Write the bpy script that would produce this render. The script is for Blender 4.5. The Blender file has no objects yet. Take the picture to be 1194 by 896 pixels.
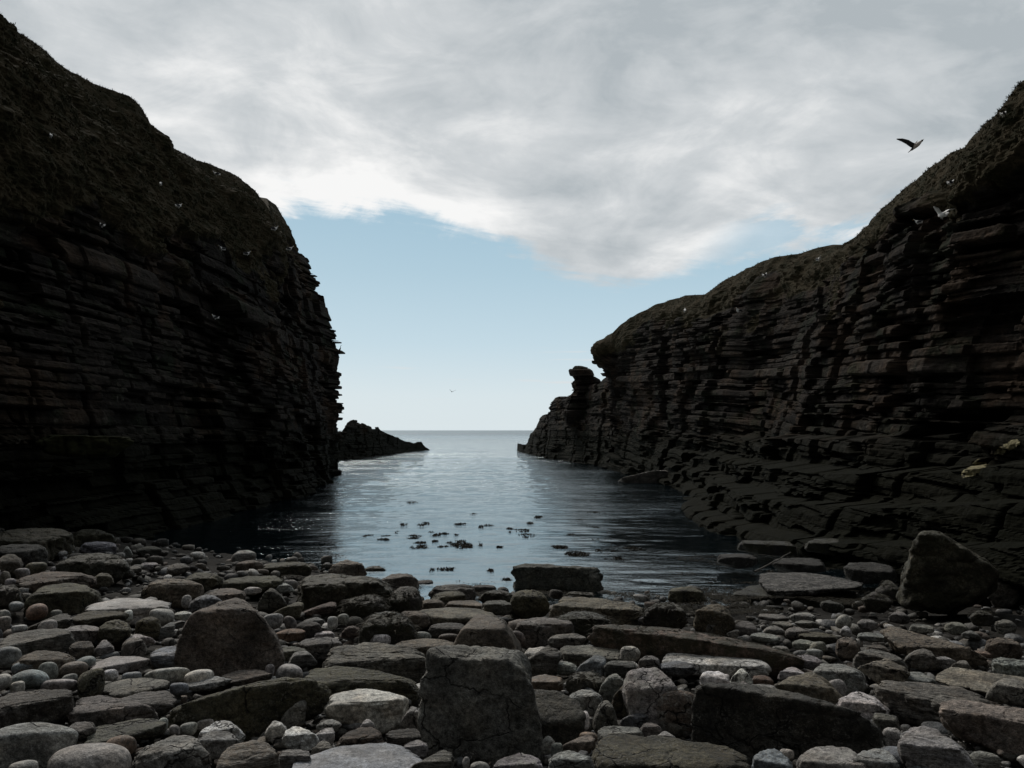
import bpy, bmesh, math, random
import numpy as np
from mathutils import Matrix, Vector
random.seed(7)
rng = np.random.default_rng(11)
SC = bpy.context.scene
COL = SC.collection
SEA = -2.6                      # eye height is z = 0, sea level 2.6 m below it
F = 1000.0; CX = 597.0; HY = 502.0

# ------------------------------------------------------------------ noise
def _hash(ix, iy, iz, seed):
    h = (ix.astype(np.int64) * 374761393 + iy.astype(np.int64) * 668265263 + iz.astype(np.int64) * 2147483647 + seed * 974634777) & 0xFFFFFFFF
    h = ((h ^ (h >> 13)) * 1274126177) & 0xFFFFFFFF
    h = ((h ^ (h >> 16)) * 2246822519) & 0xFFFFFFFF
    return ((h ^ (h >> 15)) & 0xFFFFFF) / float(0xFFFFFF)
def vnoise(x, y, z, seed=0):
    x, y, z = np.broadcast_arrays(np.asarray(x, float), np.asarray(y, float), np.asarray(z, float))
    ix, iy, iz = np.floor(x), np.floor(y), np.floor(z)
    fx, fy, fz = x - ix, y - iy, z - iz
    fx = fx*fx*fx*(fx*(fx*6-15)+10); fy = fy*fy*fy*(fy*(fy*6-15)+10); fz = fz*fz*fz*(fz*(fz*6-15)+10)
    r = 0
    for dx in (0, 1):
        for dy in (0, 1):
            for dz in (0, 1):
                w = (fx if dx else 1-fx) * (fy if dy else 1-fy) * (fz if dz else 1-fz)
                r = r + w * _hash(ix+dx, iy+dy, iz+dz, seed)
    return r * 2 - 1
def fbm(x, y, z, seed=0, oct=5, gain=.5):
    a, s, f = 1.0, 0.0, 1.0
    for o in range(oct):
        s = s + a * vnoise(x*f + o*17.3, y*f - o*9.1, z*f + o*3.7, seed + o)
        a *= gain; f *= 2.03
    return s
def h2(a, b, seed):
    a = np.asarray(a); b = np.asarray(b)
    return _hash(a, b, np.zeros_like(a), seed) * 2 - 1

# ------------------------------------------------------------------ mesh helpers
def mesh_np(name, verts, faces, smooth=True):
    me = bpy.data.meshes.new(name)
    verts = np.asarray(verts, np.float32).reshape(-1, 3); faces = np.asarray(faces, np.int32)
    n, k = faces.shape
    me.vertices.add(len(verts)); me.vertices.foreach_set('co', verts.ravel())
    me.loops.add(n*k); me.loops.foreach_set('vertex_index', faces.ravel())
    me.polygons.add(n); me.polygons.foreach_set('loop_start', np.arange(0, n*k, k, dtype=np.int32))
    me.polygons.foreach_set('loop_total', np.full(n, k, np.int32))
    me.update(calc_edges=True); me.validate()
    me.polygons.foreach_set('use_smooth', np.full(len(me.polygons), smooth))
    return me
def link(name, me, mat, label=None, cat=None, group=None, kind=None, parent=None):
    o = bpy.data.objects.new(name, me); COL.objects.link(o)
    if mat: 
        me.materials.clear(); me.materials.append(mat)
    if label: o['label'] = label
    if cat: o['category'] = cat
    if group: o['group'] = group
    if kind: o['kind'] = kind
    if parent: o.parent = parent
    return o
def grid_faces(ni, nj):
    a = np.arange(ni*nj).reshape(ni, nj)
    return np.stack([a[:-1, :-1], a[1:, :-1], a[1:, 1:], a[:-1, 1:]], -1).reshape(-1, 4)
def attr(me, name, vals):
    at = me.attributes.new(name, 'FLOAT', 'POINT'); at.data.foreach_set('value', np.asarray(vals, np.float32).ravel())

# ------------------------------------------------------------------ node helpers
class NT:
    def __init__(s, name):
        s.m = bpy.data.materials.new(name); s.m.use_nodes = True; s.t = s.m.node_tree
        s.t.nodes.clear()
    def n(s, typ, props=None, **inp):
        nd = s.t.nodes.new('ShaderNode' + typ)
        for k, v in (props or {}).items(): setattr(nd, k, v)
        for k, v in inp.items(): s.put(nd, k, v)
        return nd
    def put(s, nd, k, v):
        k = {'a': 0, 'b': 1, 'c': 2}.get(k, k.replace('_', ' ') if isinstance(k, str) else k)
        if isinstance(v, bpy.types.Node): v = v.outputs[0]
        if isinstance(v, bpy.types.NodeSocket): s.t.links.new(v, nd.inputs[k])
        else: nd.inputs[k].default_value = v
    def math(s, op, a, b=0.0, c=None, clamp=False):
        nd = s.n('Math', {'operation': op, 'use_clamp': clamp}, a=a, b=b)
        if c is not None: s.put(nd, 'c', c)
        return nd.outputs[0]
    def mix(s, f, a, b, mode='MIX'):
        nd = s.t.nodes.new('ShaderNodeMix'); nd.data_type = 'RGBA'; nd.blend_type = mode
        for i, v in ((0, f), (6, a), (7, b)):
            if isinstance(v, bpy.types.Node): v = v.outputs[0]
            if isinstance(v, bpy.types.NodeSocket): s.t.links.new(v, nd.inputs[i])
            elif i == 0: nd.inputs[0].default_value = v
            else: nd.inputs[i].default_value = (*v, 1) if len(v) == 3 else v
        return nd.outputs[2]
    def noise(s, vec, scale, detail=5, rough=.55, dist=0.0, out=0):
        return s.n('TexNoise', None, Vector=vec, Scale=scale, Detail=detail, Roughness=rough, Distortion=dist).outputs[out]
    def mr(s, v, a, b, c, d, smooth=False):
        nd = s.n('MapRange', {'interpolation_type': 'SMOOTHSTEP' if smooth else 'LINEAR'})
        for k, x in zip(('Value', 'From Min', 'From Max', 'To Min', 'To Max'), (v, a, b, c, d)): s.put(nd, k, x)
        return nd.outputs[0]
    def scale(s, vec, sc):
        return s.n('Mapping', None, Vector=vec, Scale=sc).outputs[0]
    def out(s, col, rough=.8, spec=.35, normal=None, **kw):
        b = s.n('BsdfPrincipled', None)
        s.put(b, 'Base Color', col if not isinstance(col, tuple) else (*col, 1)); s.put(b, 'Roughness', rough); s.put(b, 'Specular IOR Level', spec)
        if normal is not None: s.put(b, 'Normal', normal)
        for k, v in kw.items(): s.put(b, k, v)
        o = s.n('OutputMaterial', None); s.t.links.new(b.outputs[0], o.inputs[0]); return s.m
def grey(t, v):   # scalar to colour multiplier
    return t.n('CombineColor', None, Red=v, Green=v, Blue=v).outputs[0]

# ------------------------------------------------------------------ materials
def stone_mat(name, mottle=0.0, stripe=0.0, weed=0.0, bump=1.0, rough=.75, island=False, crack=0.0, layers=0.0):
    t = NT(name)
    tc = t.n('TexCoord'); oi = t.n('ObjectInfo')
    if island:
        gi = t.n('NewGeometry').outputs['Random Per Island']
        off = t.math('MULTIPLY', gi, 57.0)
        vec = t.n('VectorMath', {'operation': 'ADD'}, a=tc.outputs['Object'], b=t.n('CombineXYZ', None, X=off, Y=off, Z=0.0)).outputs[0]
        cr = t.n('ValToRGB', None, Fac=gi)
        e = cr.color_ramp; e.interpolation = 'CONSTANT'
        cols = [(.045, .042, .036), (.12, .12, .117), (.06, .055, .045), (.035, .033, .029), (.26, .258, .25), (.04, .038, .033), (.09, .078, .062), (.05, .05, .05), (.13, .135, .14), (.06, .056, .049), (.42, .415, .40), (.085, .08, .072), (.045, .042, .036), (.14, .135, .12), (.12, .098, .082), (.055, .052, .046), (.10, .105, .11)]
        e.elements[0].color = (*cols[0], 1); e.elements[1].position = 1/len(cols); e.elements[1].color = (*cols[1], 1)
        for i in range(2, len(cols)):
            q = e.elements.new(i/len(cols)); q.color = (*cols[i], 1)
        base = cr.outputs[0]
    else:
        off = t.math('MULTIPLY', oi.outputs['Random'], 91.0)
        vec = t.n('VectorMath', {'operation': 'ADD'}, a=tc.outputs['Object'], b=t.n('CombineXYZ', None, X=off, Y=off, Z=off)).outputs[0]
        base = oi.outputs['Color']
    n1 = t.noise(vec, 4.0, 6, .6)
    n2 = t.noise(vec, 38.0, 5, .65)
    n3 = t.noise(vec, 140.0, 2, .6)
    k = t.math('MULTIPLY', t.mr(n1, .32, .68, .4, 1.55), t.math('MULTIPLY', t.mr(n2, .34, .68, .35, 1.75), t.mr(n3, .3, .7, .6, 1.45)))
    col = t.mix(1.0, base, grey(t, k), 'MULTIPLY')
    # warm and cool drift over the stone
    col = t.mix(t.mr(t.noise(vec, 6.5, 3, .5), .45, .7, 0, .45), col, t.mix(1.0, col, (1.16, 1.0, .84), 'MULTIPLY'))
    hgt = t.math('ADD', t.math('MULTIPLY', n2, .55), t.math('MULTIPLY', n3, .16))
    hgt = t.math('ADD', hgt, t.math('MULTIPLY', t.noise(vec, 9.0, 9, .68), 1.9))
    if stripe or layers:
        sv = t.scale(vec, (2.2, 2.2, 17.0 if layers else 12.0))
        st = t.noise(sv, 2.6, 5, .65, .8)
        if stripe: 
            lines = t.mr(t.math('ABSOLUTE', t.math('SUBTRACT', st, .5)), .0, .035, 1, 0)
            col = t.mix(t.math('MULTIPLY', lines, stripe), col, (.42, .40, .37))
            col = t.mix(t.mr(st, .52, .66, 0, .75), col, t.mix(1.0, col, (.35, .34, .33), 'MULTIPLY'))
        hgt = t.math('ADD', hgt, t.math('MULTIPLY', st, 2.2))
    if mottle:
        pm = t.math('MULTIPLY', t.mr(t.noise(vec, 9.0, 6, .7, .6), .50, .58, 0, 1, True), t.mr(t.noise(vec, 60.0, 4, .7), .36, .56, 0, 1))
        col = t.mix(t.math('MULTIPLY', pm, mottle), col, (.40, .39, .36))
        pd = t.mr(t.noise(vec, 15.0, 5, .75), .57, .66, 0, .8)
        col = t.mix(pd, col, (.025, .024, .02))
    # small barnacle / lichen flecks
    fl = t.math('MULTIPLY', t.mr(t.noise(vec, 75.0, 3, .7), .56, .66, 0, 1), t.mr(t.noise(vec, 5.0, 3, .5), .45, .62, 0, 1))
    col = t.mix(t.math('MULTIPLY', fl, .7), col, (.36, .35, .31))
    if crack:
        v = t.n('TexVoronoi', {'feature': 'DISTANCE_TO_EDGE'}, Vector=t.n('VectorMath', {'operation': 'ADD'}, a=vec, b=t.n('VectorMath', {'operation': 'SCALE'}, Vector=t.noise(vec, 3., 4, .6, 0, 1), Scale=.35).outputs[0]).outputs[0], Scale=crack).outputs['Distance']
        ck = t.math('MULTIPLY', t.mr(v, 0.0, .022, 1, 0), t.mr(t.noise(vec, 2.3, 3, .5), .47, .53, 0, 1))
        col = t.mix(t.math('MULTIPLY', ck, .85), col, (.012, .011, .01))
        hgt = t.math('SUBTRACT', hgt, t.math('MULTIPLY', ck, 1.2))
    if weed:
        wd = t.mr(t.noise(vec, 5.0, 7, .7, .4), .40, .58, 0, weed, True)
        col = t.mix(wd, col, t.mix(t.noise(vec, 30., 3), (.010, .012, .006), (.05, .045, .015)))
    bp = t.n('Bump', None, Strength=1.0, Distance=.022*bump, Height=hgt)
    return t.out(col, t.mr(n2, .3, .7, rough-.15, rough+.15), .4, bp)

M = {}
M['rough'] = stone_mat('rough_stone', bump=1.5, crack=3.4)
M['smooth'] = stone_mat('smooth_stone', bump=.45, rough=.62)
M['mottled'] = stone_mat('mottled_stone', mottle=1.0, bump=1.4, crack=4.5)
M['striped'] = stone_mat('striped_stone', stripe=.55, bump=1.1)
M['layered'] = stone_mat('layered_stone', layers=1.0, bump=1.8)
M['cracked'] = stone_mat('cracked_stone', crack=2.2, bump=1.0)
M['weedy'] = stone_mat('weedy_stone', weed=.85, bump=2.0, rough=.6)
M['pebble'] = stone_mat('pebble_stone', island=True, bump=.6, rough=.7)

def cliff_mat():
    t = NT('cliff_rock')
    P = t.n('NewGeometry').outputs['Position']
    gr = t.n('Attribute', {'attribute_name': 'grass'}).outputs['Fac']
    ly = t.n('Attribute', {'attribute_name': 'layer'}).outputs['Fac']
    n1 = t.noise(P, .45, 6, .6); n2 = t.noise(P, 3.0, 7, .65)
    st = t.noise(t.scale(P, (.5, .5, 7.0)), 1.6, 6, .65, .3)
    fine = t.noise(t.scale(P, (2., 2., 14.0)), 2.0, 5, .7)
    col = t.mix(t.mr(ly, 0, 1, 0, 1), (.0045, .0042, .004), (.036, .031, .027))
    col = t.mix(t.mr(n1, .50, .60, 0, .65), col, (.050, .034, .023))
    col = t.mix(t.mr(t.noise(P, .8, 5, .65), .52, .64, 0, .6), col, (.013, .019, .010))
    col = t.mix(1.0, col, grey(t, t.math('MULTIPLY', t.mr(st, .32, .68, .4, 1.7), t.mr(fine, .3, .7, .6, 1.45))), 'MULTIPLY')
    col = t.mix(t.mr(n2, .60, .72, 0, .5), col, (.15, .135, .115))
    # guano and pale lichen streaks
    gu = t.math('MULTIPLY', t.mr(t.noise(t.scale(P, (2.4, 2.4, .5)), 2.0, 6, .75), .66, .74, 0, 1), t.mr(t.noise(P, .6, 3), .52, .62, 0, 1))
    col = t.mix(t.math('MULTIPLY', gu, .6), col, (.17, .16, .14))
    # algae near the water line, carried higher to paint in the cliff foot's shade
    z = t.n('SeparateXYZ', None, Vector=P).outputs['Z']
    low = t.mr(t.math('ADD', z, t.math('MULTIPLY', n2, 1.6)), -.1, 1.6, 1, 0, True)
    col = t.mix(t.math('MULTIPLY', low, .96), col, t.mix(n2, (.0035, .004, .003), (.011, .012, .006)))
    gcol = t.mix(t.mr(t.noise(P, 1.6, 6, .7), .35, .65, 0, 1), (.014, .016, .007), (.058, .046, .028))
    gcol = t.mix(t.mr(t.noise(P, 12., 4, .7), .5, .7, 0, .6), gcol, (.085, .07, .045))
    gm = t.mr(t.math('ADD', gr, t.math('MULTIPLY', t.math('SUBTRACT', n2, .5), .9)), .38, .62, 0, 1, True)
    col = t.mix(gm, col, gcol)
    hg = t.math('ADD', t.math('MULTIPLY', st, 1.0), t.math('ADD', t.math('MULTIPLY', n2, .7), t.math('MULTIPLY', t.noise(P, 14., 6, .7), .5)))
    bp = t.n('Bump', None, Strength=1.0, Distance=.07, Height=hg)
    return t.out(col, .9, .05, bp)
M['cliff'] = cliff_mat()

def simple_mat(name, c1, c2, sc=5., rough=.8, bump=.02, spec=.3, space='Object'):
    t = NT(name); P = t.n('TexCoord').outputs[space] if space != 'World' else t.n('NewGeometry').outputs['Position']
    n = t.noise(P, sc, 6, .65)
    bp = t.n('Bump', None, Strength=.8, Distance=bump, Height=n)
    return t.out(t.mix(t.mr(n, .35, .65, 0, 1), c1, c2), rough, spec, bp)
M['beach'] = simple_mat('wet_gravel', (.010, .009, .008), (.035, .032, .027), 26., .8, .04, .12, 'World')
M['seabed'] = simple_mat('seabed_mud', (.02, .02, .018), (.04, .04, .035), 1., .9, .02)
M['grass'] = simple_mat('rough_grass', (.015, .017, .008), (.062, .050, .030), 1.4, .95, .01, .04, 'World')
M['weed'] = simple_mat('bladder_wrack', (.006, .005, .002), (.018, .014, .006), 9., .8, .01, .12, 'World')
M['moss'] = simple_mat('dark_moss', (.010, .012, .006), (.030, .030, .014), 6., .95, .03, .05)
M['wood'] = simple_mat('bleached_wood', (.08, .075, .065), (.16, .15, .135), 20., .8, .004)
M['lichen'] = simple_mat('pale_lichen', (.035, .03, .018), (.36, .32, .18), 9., .9, .03)
M['white_feather'] = simple_mat('white_feathers', (.78, .77, .75), (.88, .87, .85), 20., .7, .002)
M['grey_feather'] = simple_mat('grey_feathers', (.03, .032, .036), (.07, .072, .08), 20., .7, .002)
M['tan_feather'] = simple_mat('buff_feathers', (.70, .62, .57), (.85, .78, .72), 14., .7, .002)
M['black_feather'] = simple_mat('black_feathers', (.010, .010, .012), (.022, .022, .025), 20., .5, .002)
M['beak'] = simple_mat('yellow_beak', (.35, .22, .05), (.45, .3, .08), 20., .5, .001)

def water_mat():
    t = NT('sea_water')
    P = t.n('NewGeometry').outputs['Position']
    y = t.n('SeparateXYZ', None, Vector=P).outputs['Y']
    a = t.noise(t.scale(P, (.55, 1.5, 1.)), 1.0, 3, .5, .3)
    b = t.noise(t.scale(P, (1.0, 2.2, 1.)), 3.1, 4, .55, .5)
    c = t.noise(t.scale(P, (1.0, 1.8, 1.)), 11., 3, .5, .2)
    pat = t.noise(t.scale(P, (.06, .2, 1.)), 1.0, 4, .6)                 # patches of breeze
    far = t.mr(y, 20., 75., .0, 1.)
    amp = t.math('MULTIPLY', t.mr(pat, .35, .65, .4, 1.3), t.mr(far, 0, 1, .40, 1.9))
    h = t.math('ADD', t.math('MULTIPLY', a, .85), t.math('ADD', t.math('MULTIPLY', b, .62), t.math('MULTIPLY', c, .6)))
    big = t.math('MULTIPLY', t.noise(t.scale(P, (.10, .3, 1.)), 1.0, 3, .5), t.mr(y, 40., 400., 0., 22.))
    h = t.math('ADD', t.math('MULTIPLY', h, amp), big)
    bp = t.n('Bump', None, Strength=1.0, Distance=.040, Height=h)
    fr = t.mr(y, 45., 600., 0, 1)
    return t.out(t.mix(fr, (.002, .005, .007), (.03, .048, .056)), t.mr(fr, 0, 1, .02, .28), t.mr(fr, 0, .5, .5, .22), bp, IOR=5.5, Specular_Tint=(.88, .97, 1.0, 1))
M['water'] = water_mat()
SUN_E, EXPO, N_SHINGLE = 1.8, 0.0, 15000
# ------------------------------------------------------------------ camera, sky, sun
cam = bpy.data.cameras.new('camera'); co = bpy.data.objects.new('camera', cam); COL.objects.link(co)
co.rotation_euler = (math.radians(90), 0, 0); cam.sensor_width = 36; cam.lens = 36*F/1194; cam.shift_y = 54/1194
cam.clip_start = .05; cam.clip_end = 60000; SC.camera = co
SUN_EL, SUN_AZ = math.radians(41), math.radians(-28)       # in front and to the left, behind the cloud sheet
sl = bpy.data.lights.new('sun', 'SUN'); sl.energy = SUN_E; sl.angle = math.radians(16); sl.color = (1.0, .94, .86)
so = bpy.data.objects.new('sun', sl); COL.objects.link(so)
sd = Vector((math.sin(SUN_AZ)*math.cos(SUN_EL), math.cos(SUN_AZ)*math.cos(SUN_EL), math.sin(SUN_EL)))
so.rotation_euler = sd.to_track_quat('Z', 'Y').to_euler(); so.location = (0, 0, 60)

def world():
    w = bpy.data.worlds.new('World'); SC.world = w; w.use_nodes = True
    t = NT.__new__(NT); t.t = w.node_tree; t.t.nodes.clear()
    D = t.n('TexCoord').outputs['Generated']
    s = t.n('SeparateXYZ', None, Vector=D)
    x, y, z = s.outputs
    sky = t.n('TexSky', {'sky_type': 'NISHITA', 'sun_disc': False, 'sun_elevation': SUN_EL, 'sun_rotation': SUN_AZ, 'air_density': 1.0, 'dust_density': 1.5})
    nish = t.n('VectorMath', {'operation': 'SCALE'}, Vector=sky.outputs[0], Scale=.11).outputs[0]
    zc = t.math('MAXIMUM', z, .0)
    rmp = t.n('ValToRGB', None, Fac=t.math('MULTIPLY', zc, 2.0))
    e = rmp.color_ramp
    e.elements[0].position = 0; e.elements[0].color = (.69, .785, .83, 1)
    e.elements[1].position = .9; e.elements[1].color = (.20, .34, .47, 1)
    for p, c in ((.08, (.66, .765, .82)), (.2, (.53, .68, .77)), (.36, (.42, .59, .695)), (.5, (.35, .53, .65))):
        q = e.elements.new(p); q.color = (*c, 1)
    blue = t.mix(.94, nish, rmp.outputs[0])
    zz = t.math('MAXIMUM', z, .03)
    u = t.math('DIVIDE', x, zz); v = t.math('DIVIDE', y, zz)
    uv = t.n('CombineXYZ', None, X=u, Y=v, Z=0.0).outputs[0]
    # edge of the cloud sheet, v as a function of u
    fc = t.n('FloatCurve', None, Value=t.mr(u, -4, 4, 0, 1)); cv = fc.mapping.curves[0]
    pts = [(-4, 3.6), (-1.6, 3.75), (-1.06, 3.95), (-.49, 4.2), (.0, 4.83), (.55, 5.65), (.85, 5.75), (1.08, 5.45), (1.3, 5.15), (1.5, 4.9), (1.9, 4.6), (4, 4.2)]
    P_ = [((a+4)/8, b/8) for a, b in pts]
    cv.points[0].location = P_[0]; cv.points[1].location = P_[-1]
    for p in P_[1:-1]: cv.points.new(*p)
    fc.mapping.update()
    f = t.math('MULTIPLY', fc.outputs[0], 8.0)
    rot = t.n('Mapping', None, Vector=uv, Rotation=(0, 0, math.radians(-38)), Scale=(1, 1, 1)).outputs[0]
    ws = t.noise(t.scale(rot, (.6, 1.5, 1)), 1.1, 9, .60, .5)
    wf = t.noise(t.scale(rot, (1.0, 2.2, 1)), 3.2, 8, .62, .4)
    n = t.math('ADD', t.math('MULTIPLY', t.math('SUBTRACT', ws, .5), 1.7), t.math('ADD', t.math('MULTIPLY', t.math('SUBTRACT', wf, .5), .7), t.math('MULTIPLY', t.math('SUBTRACT', t.noise(D, 13., 8, .62, .6), .5), 1.3)))
    d = t.math('DIVIDE', t.math('ADD', t.math('SUBTRACT', f, v), n), t.math('MAXIMUM', t.math('ABSOLUTE', v), .6))
    mask = t.mr(d, -.05, .10, 0, 1, True)
    # streaks with blue gaps low on the right
    gap = t.math('MULTIPLY', t.mr(t.noise(t.scale(t.n('Mapping', None, Vector=D, Rotation=(0, math.radians(20), 0)).outputs[0], (3.2, 3.2, 17.)), 1.3, 7, .6, .6), .46, .57, 0, 1, True),
                 t.math('MULTIPLY', t.mr(u, .95, 1.3, 0, 1, True), t.mr(v, 3.3, 4.1, 0, 1, True)))
    mask = t.math('MULTIPLY', mask, t.math('SUBTRACT', 1.0, t.math('MULTIPLY', gap, .75)))
    # soft light and dark inside the cloud sheet
    b1 = t.math('MULTIPLY', t.math('ADD', t.noise(t.scale(rot, (.8, 1.0, 1)), .95, 7, .55, .4), t.noise(t.n('Mapping', None, Vector=D, Rotation=(.3, .5, .4), Scale=(1, 1, 1.5)).outputs[0], 4.2, 6, .55, .5)), .5)
    b2 = t.noise(t.n('Mapping', None, Vector=D, Rotation=(.1, .65, .2), Scale=(.8, 1, 1.7)).outputs[0], 10., 9, .6, .5)
    br = t.math('ADD', t.mr(b1, .38, .62, 0.02, .80), t.mr(b2, .3, .7, -.24, .32))
    edge = t.mr(d, .03, .5, .30, 0)
    left = t.mr(u, -1.2, 1.6, .16, -.22)
    br = t.math('ADD', t.math('ADD', br, edge), left, clamp=True)
    cc = t.n('ValToRGB', None, Fac=br); e = cc.color_ramp
    e.elements[0].position = 0; e.elements[0].color = (.43, .475, .505, 1)
    e.elements[1].position = 1; e.elements[1].color = (.93, .93, .925, 1)
    q = e.elements.new(.5); q.color = (.62, .65, .67, 1)
    col = t.mix(mask, blue, cc.outputs[0])
    # thin far streaks near the horizon
    hz = t.math('MULTIPLY', t.mr(t.noise(t.scale(D, (7., 7., 130.)), 1.0, 3, .5), .62, .72, 0, .45, True), t.mr(z, .02, .05, 0, 1))
    hz = t.math('MULTIPLY', hz, t.mr(z, .12, .08, 0, 1))
    col = t.mix(hz, col, (.74, .74, .74))
    # unseen rear sky dimmed, added so camera-facing stone faces stay dark
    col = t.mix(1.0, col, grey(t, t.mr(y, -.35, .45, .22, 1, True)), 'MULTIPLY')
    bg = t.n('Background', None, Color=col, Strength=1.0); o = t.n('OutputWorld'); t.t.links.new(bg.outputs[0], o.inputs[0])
SUNTMP = None
world()
SC.view_settings.view_transform = 'Standard'; SC.view_settings.look = 'None'; SC.view_settings.exposure = EXPO; SC.view_settings.gamma = 1
SC.render.engine = 'CYCLES'; SC.cycles.max_bounces = 5; SC.cycles.diffuse_bounces = 3; SC.cycles.glossy_bounces = 3
SC.cycles.use_denoising = True

# ------------------------------------------------------------------ ground
def ground_z(x, y):
    x = np.asarray(x, float); y = np.asarray(y, float)
    z = -1.14 - .106*y + .09*np.maximum(0, -x-1) + .10*np.maximum(0, np.abs(x)-8)
    z = np.where(y < -1, -1.03 + (-y-1)*.12 + np.maximum(0, -y-5)**1.2*.42, z)
    z = np.maximum(z, -9 + 0*z)
    return z + .05*vnoise(x*.9, y*.9, 0, 5)
def floor_z(x, y):          # the gravel bed lies deeper than the tops the stones are stacked to
    return ground_z(x, y) - np.interp(y, [-2, 3, 7, 11, 14, 16], [.08, .11, .15, .15, .08, .02])
def hit(px, py):
    e = (py-HY)/F; a = (px-CX)/F; Y = 8.0
    for _ in range(40):
        zz = float(ground_z(a*Y, Y)); zz = min(-.6, zz)
        Y = .5*Y + .5*min(60, max(2.5, -zz/max(e, .02)))
    return Y
xs = np.concatenate([np.linspace(-60, -12, 20), np.linspace(-11.8, 11.8, 260), np.linspace(12, 60, 20)])
ys = np.concatenate([np.linspace(-22, 2, 50), np.linspace(2.1, 22, 240), np.linspace(22.5, 90, 40)])
X, Y = np.meshgrid(xs, ys, indexing='ij'); Z = floor_z(X, Y) + .03*fbm(X*3, Y*3, 0, 8, 3)
me = mesh_np('beach', np.stack([X, Y, Z], -1), grid_faces(len(xs), len(ys)))
link('beach', me, M['beach'], 'dark gravel beach under the stones', 'beach', kind='structure')
s_ = 30000.0
me = mesh_np('seabed', [(-s_, -s_, -9.5), (s_, -s_, -9.5), (s_, s_, -9.5), (-s_, s_, -9.5)], [(0, 1, 2, 3)])
link('seabed', me, M['seabed'], 'seabed far below the water', 'seabed', kind='structure')
# the sea: real low waves near the shore, flat sheet out to the horizon
yy = 1/np.linspace(1/11.0, 1/170.0, 520); xx = np.linspace(-1, 1, 420)
YY, XX = np.meshgrid(yy, xx, indexing='ij'); XW = XX*(6+YY*.42)
fade = np.clip((170-YY)/60, 0, 1)*np.clip((1-np.abs(XX))*8, 0, 1)*np.clip((YY-11)/2, 0, 1)
ZW = SEA + fade*(.010*fbm(XW*.5, YY*1.3, 0, 61, 3) + .009*fbm(XW*1.7, YY*3.2, 1, 62, 2))*np.clip(.6+YY/50, .6, 2)
V = np.stack([XW, YY, ZW], -1).reshape(-1, 3); Fc = grid_faces(len(yy), len(xx))
nb = len(V); a0, a1 = 0, len(xx)-1; b0, b1 = (len(yy)-1)*len(xx), len(yy)*len(xx)-1
extra = [(-s_, -s_, SEA), (s_, -s_, SEA), (s_, s_, SEA), (-s_, s_, SEA)]
V = np.vstack([V, extra])
Fc = np.vstack([Fc, [(nb, a0, a1, nb+1), (nb+1, a1, b1, nb+2), (nb+2, b1, b0, nb+3), (nb+3, b0, a0, nb)]])
# the two long side seams share the grid's edge vertices at the corners only, so those edges stay straight and flat
me = mesh_np('sea', V, Fc)
link('sea', me, M['water'], 'calm grey-blue sea reaching through the inlet to the horizon', 'sea', kind='structure')

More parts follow.
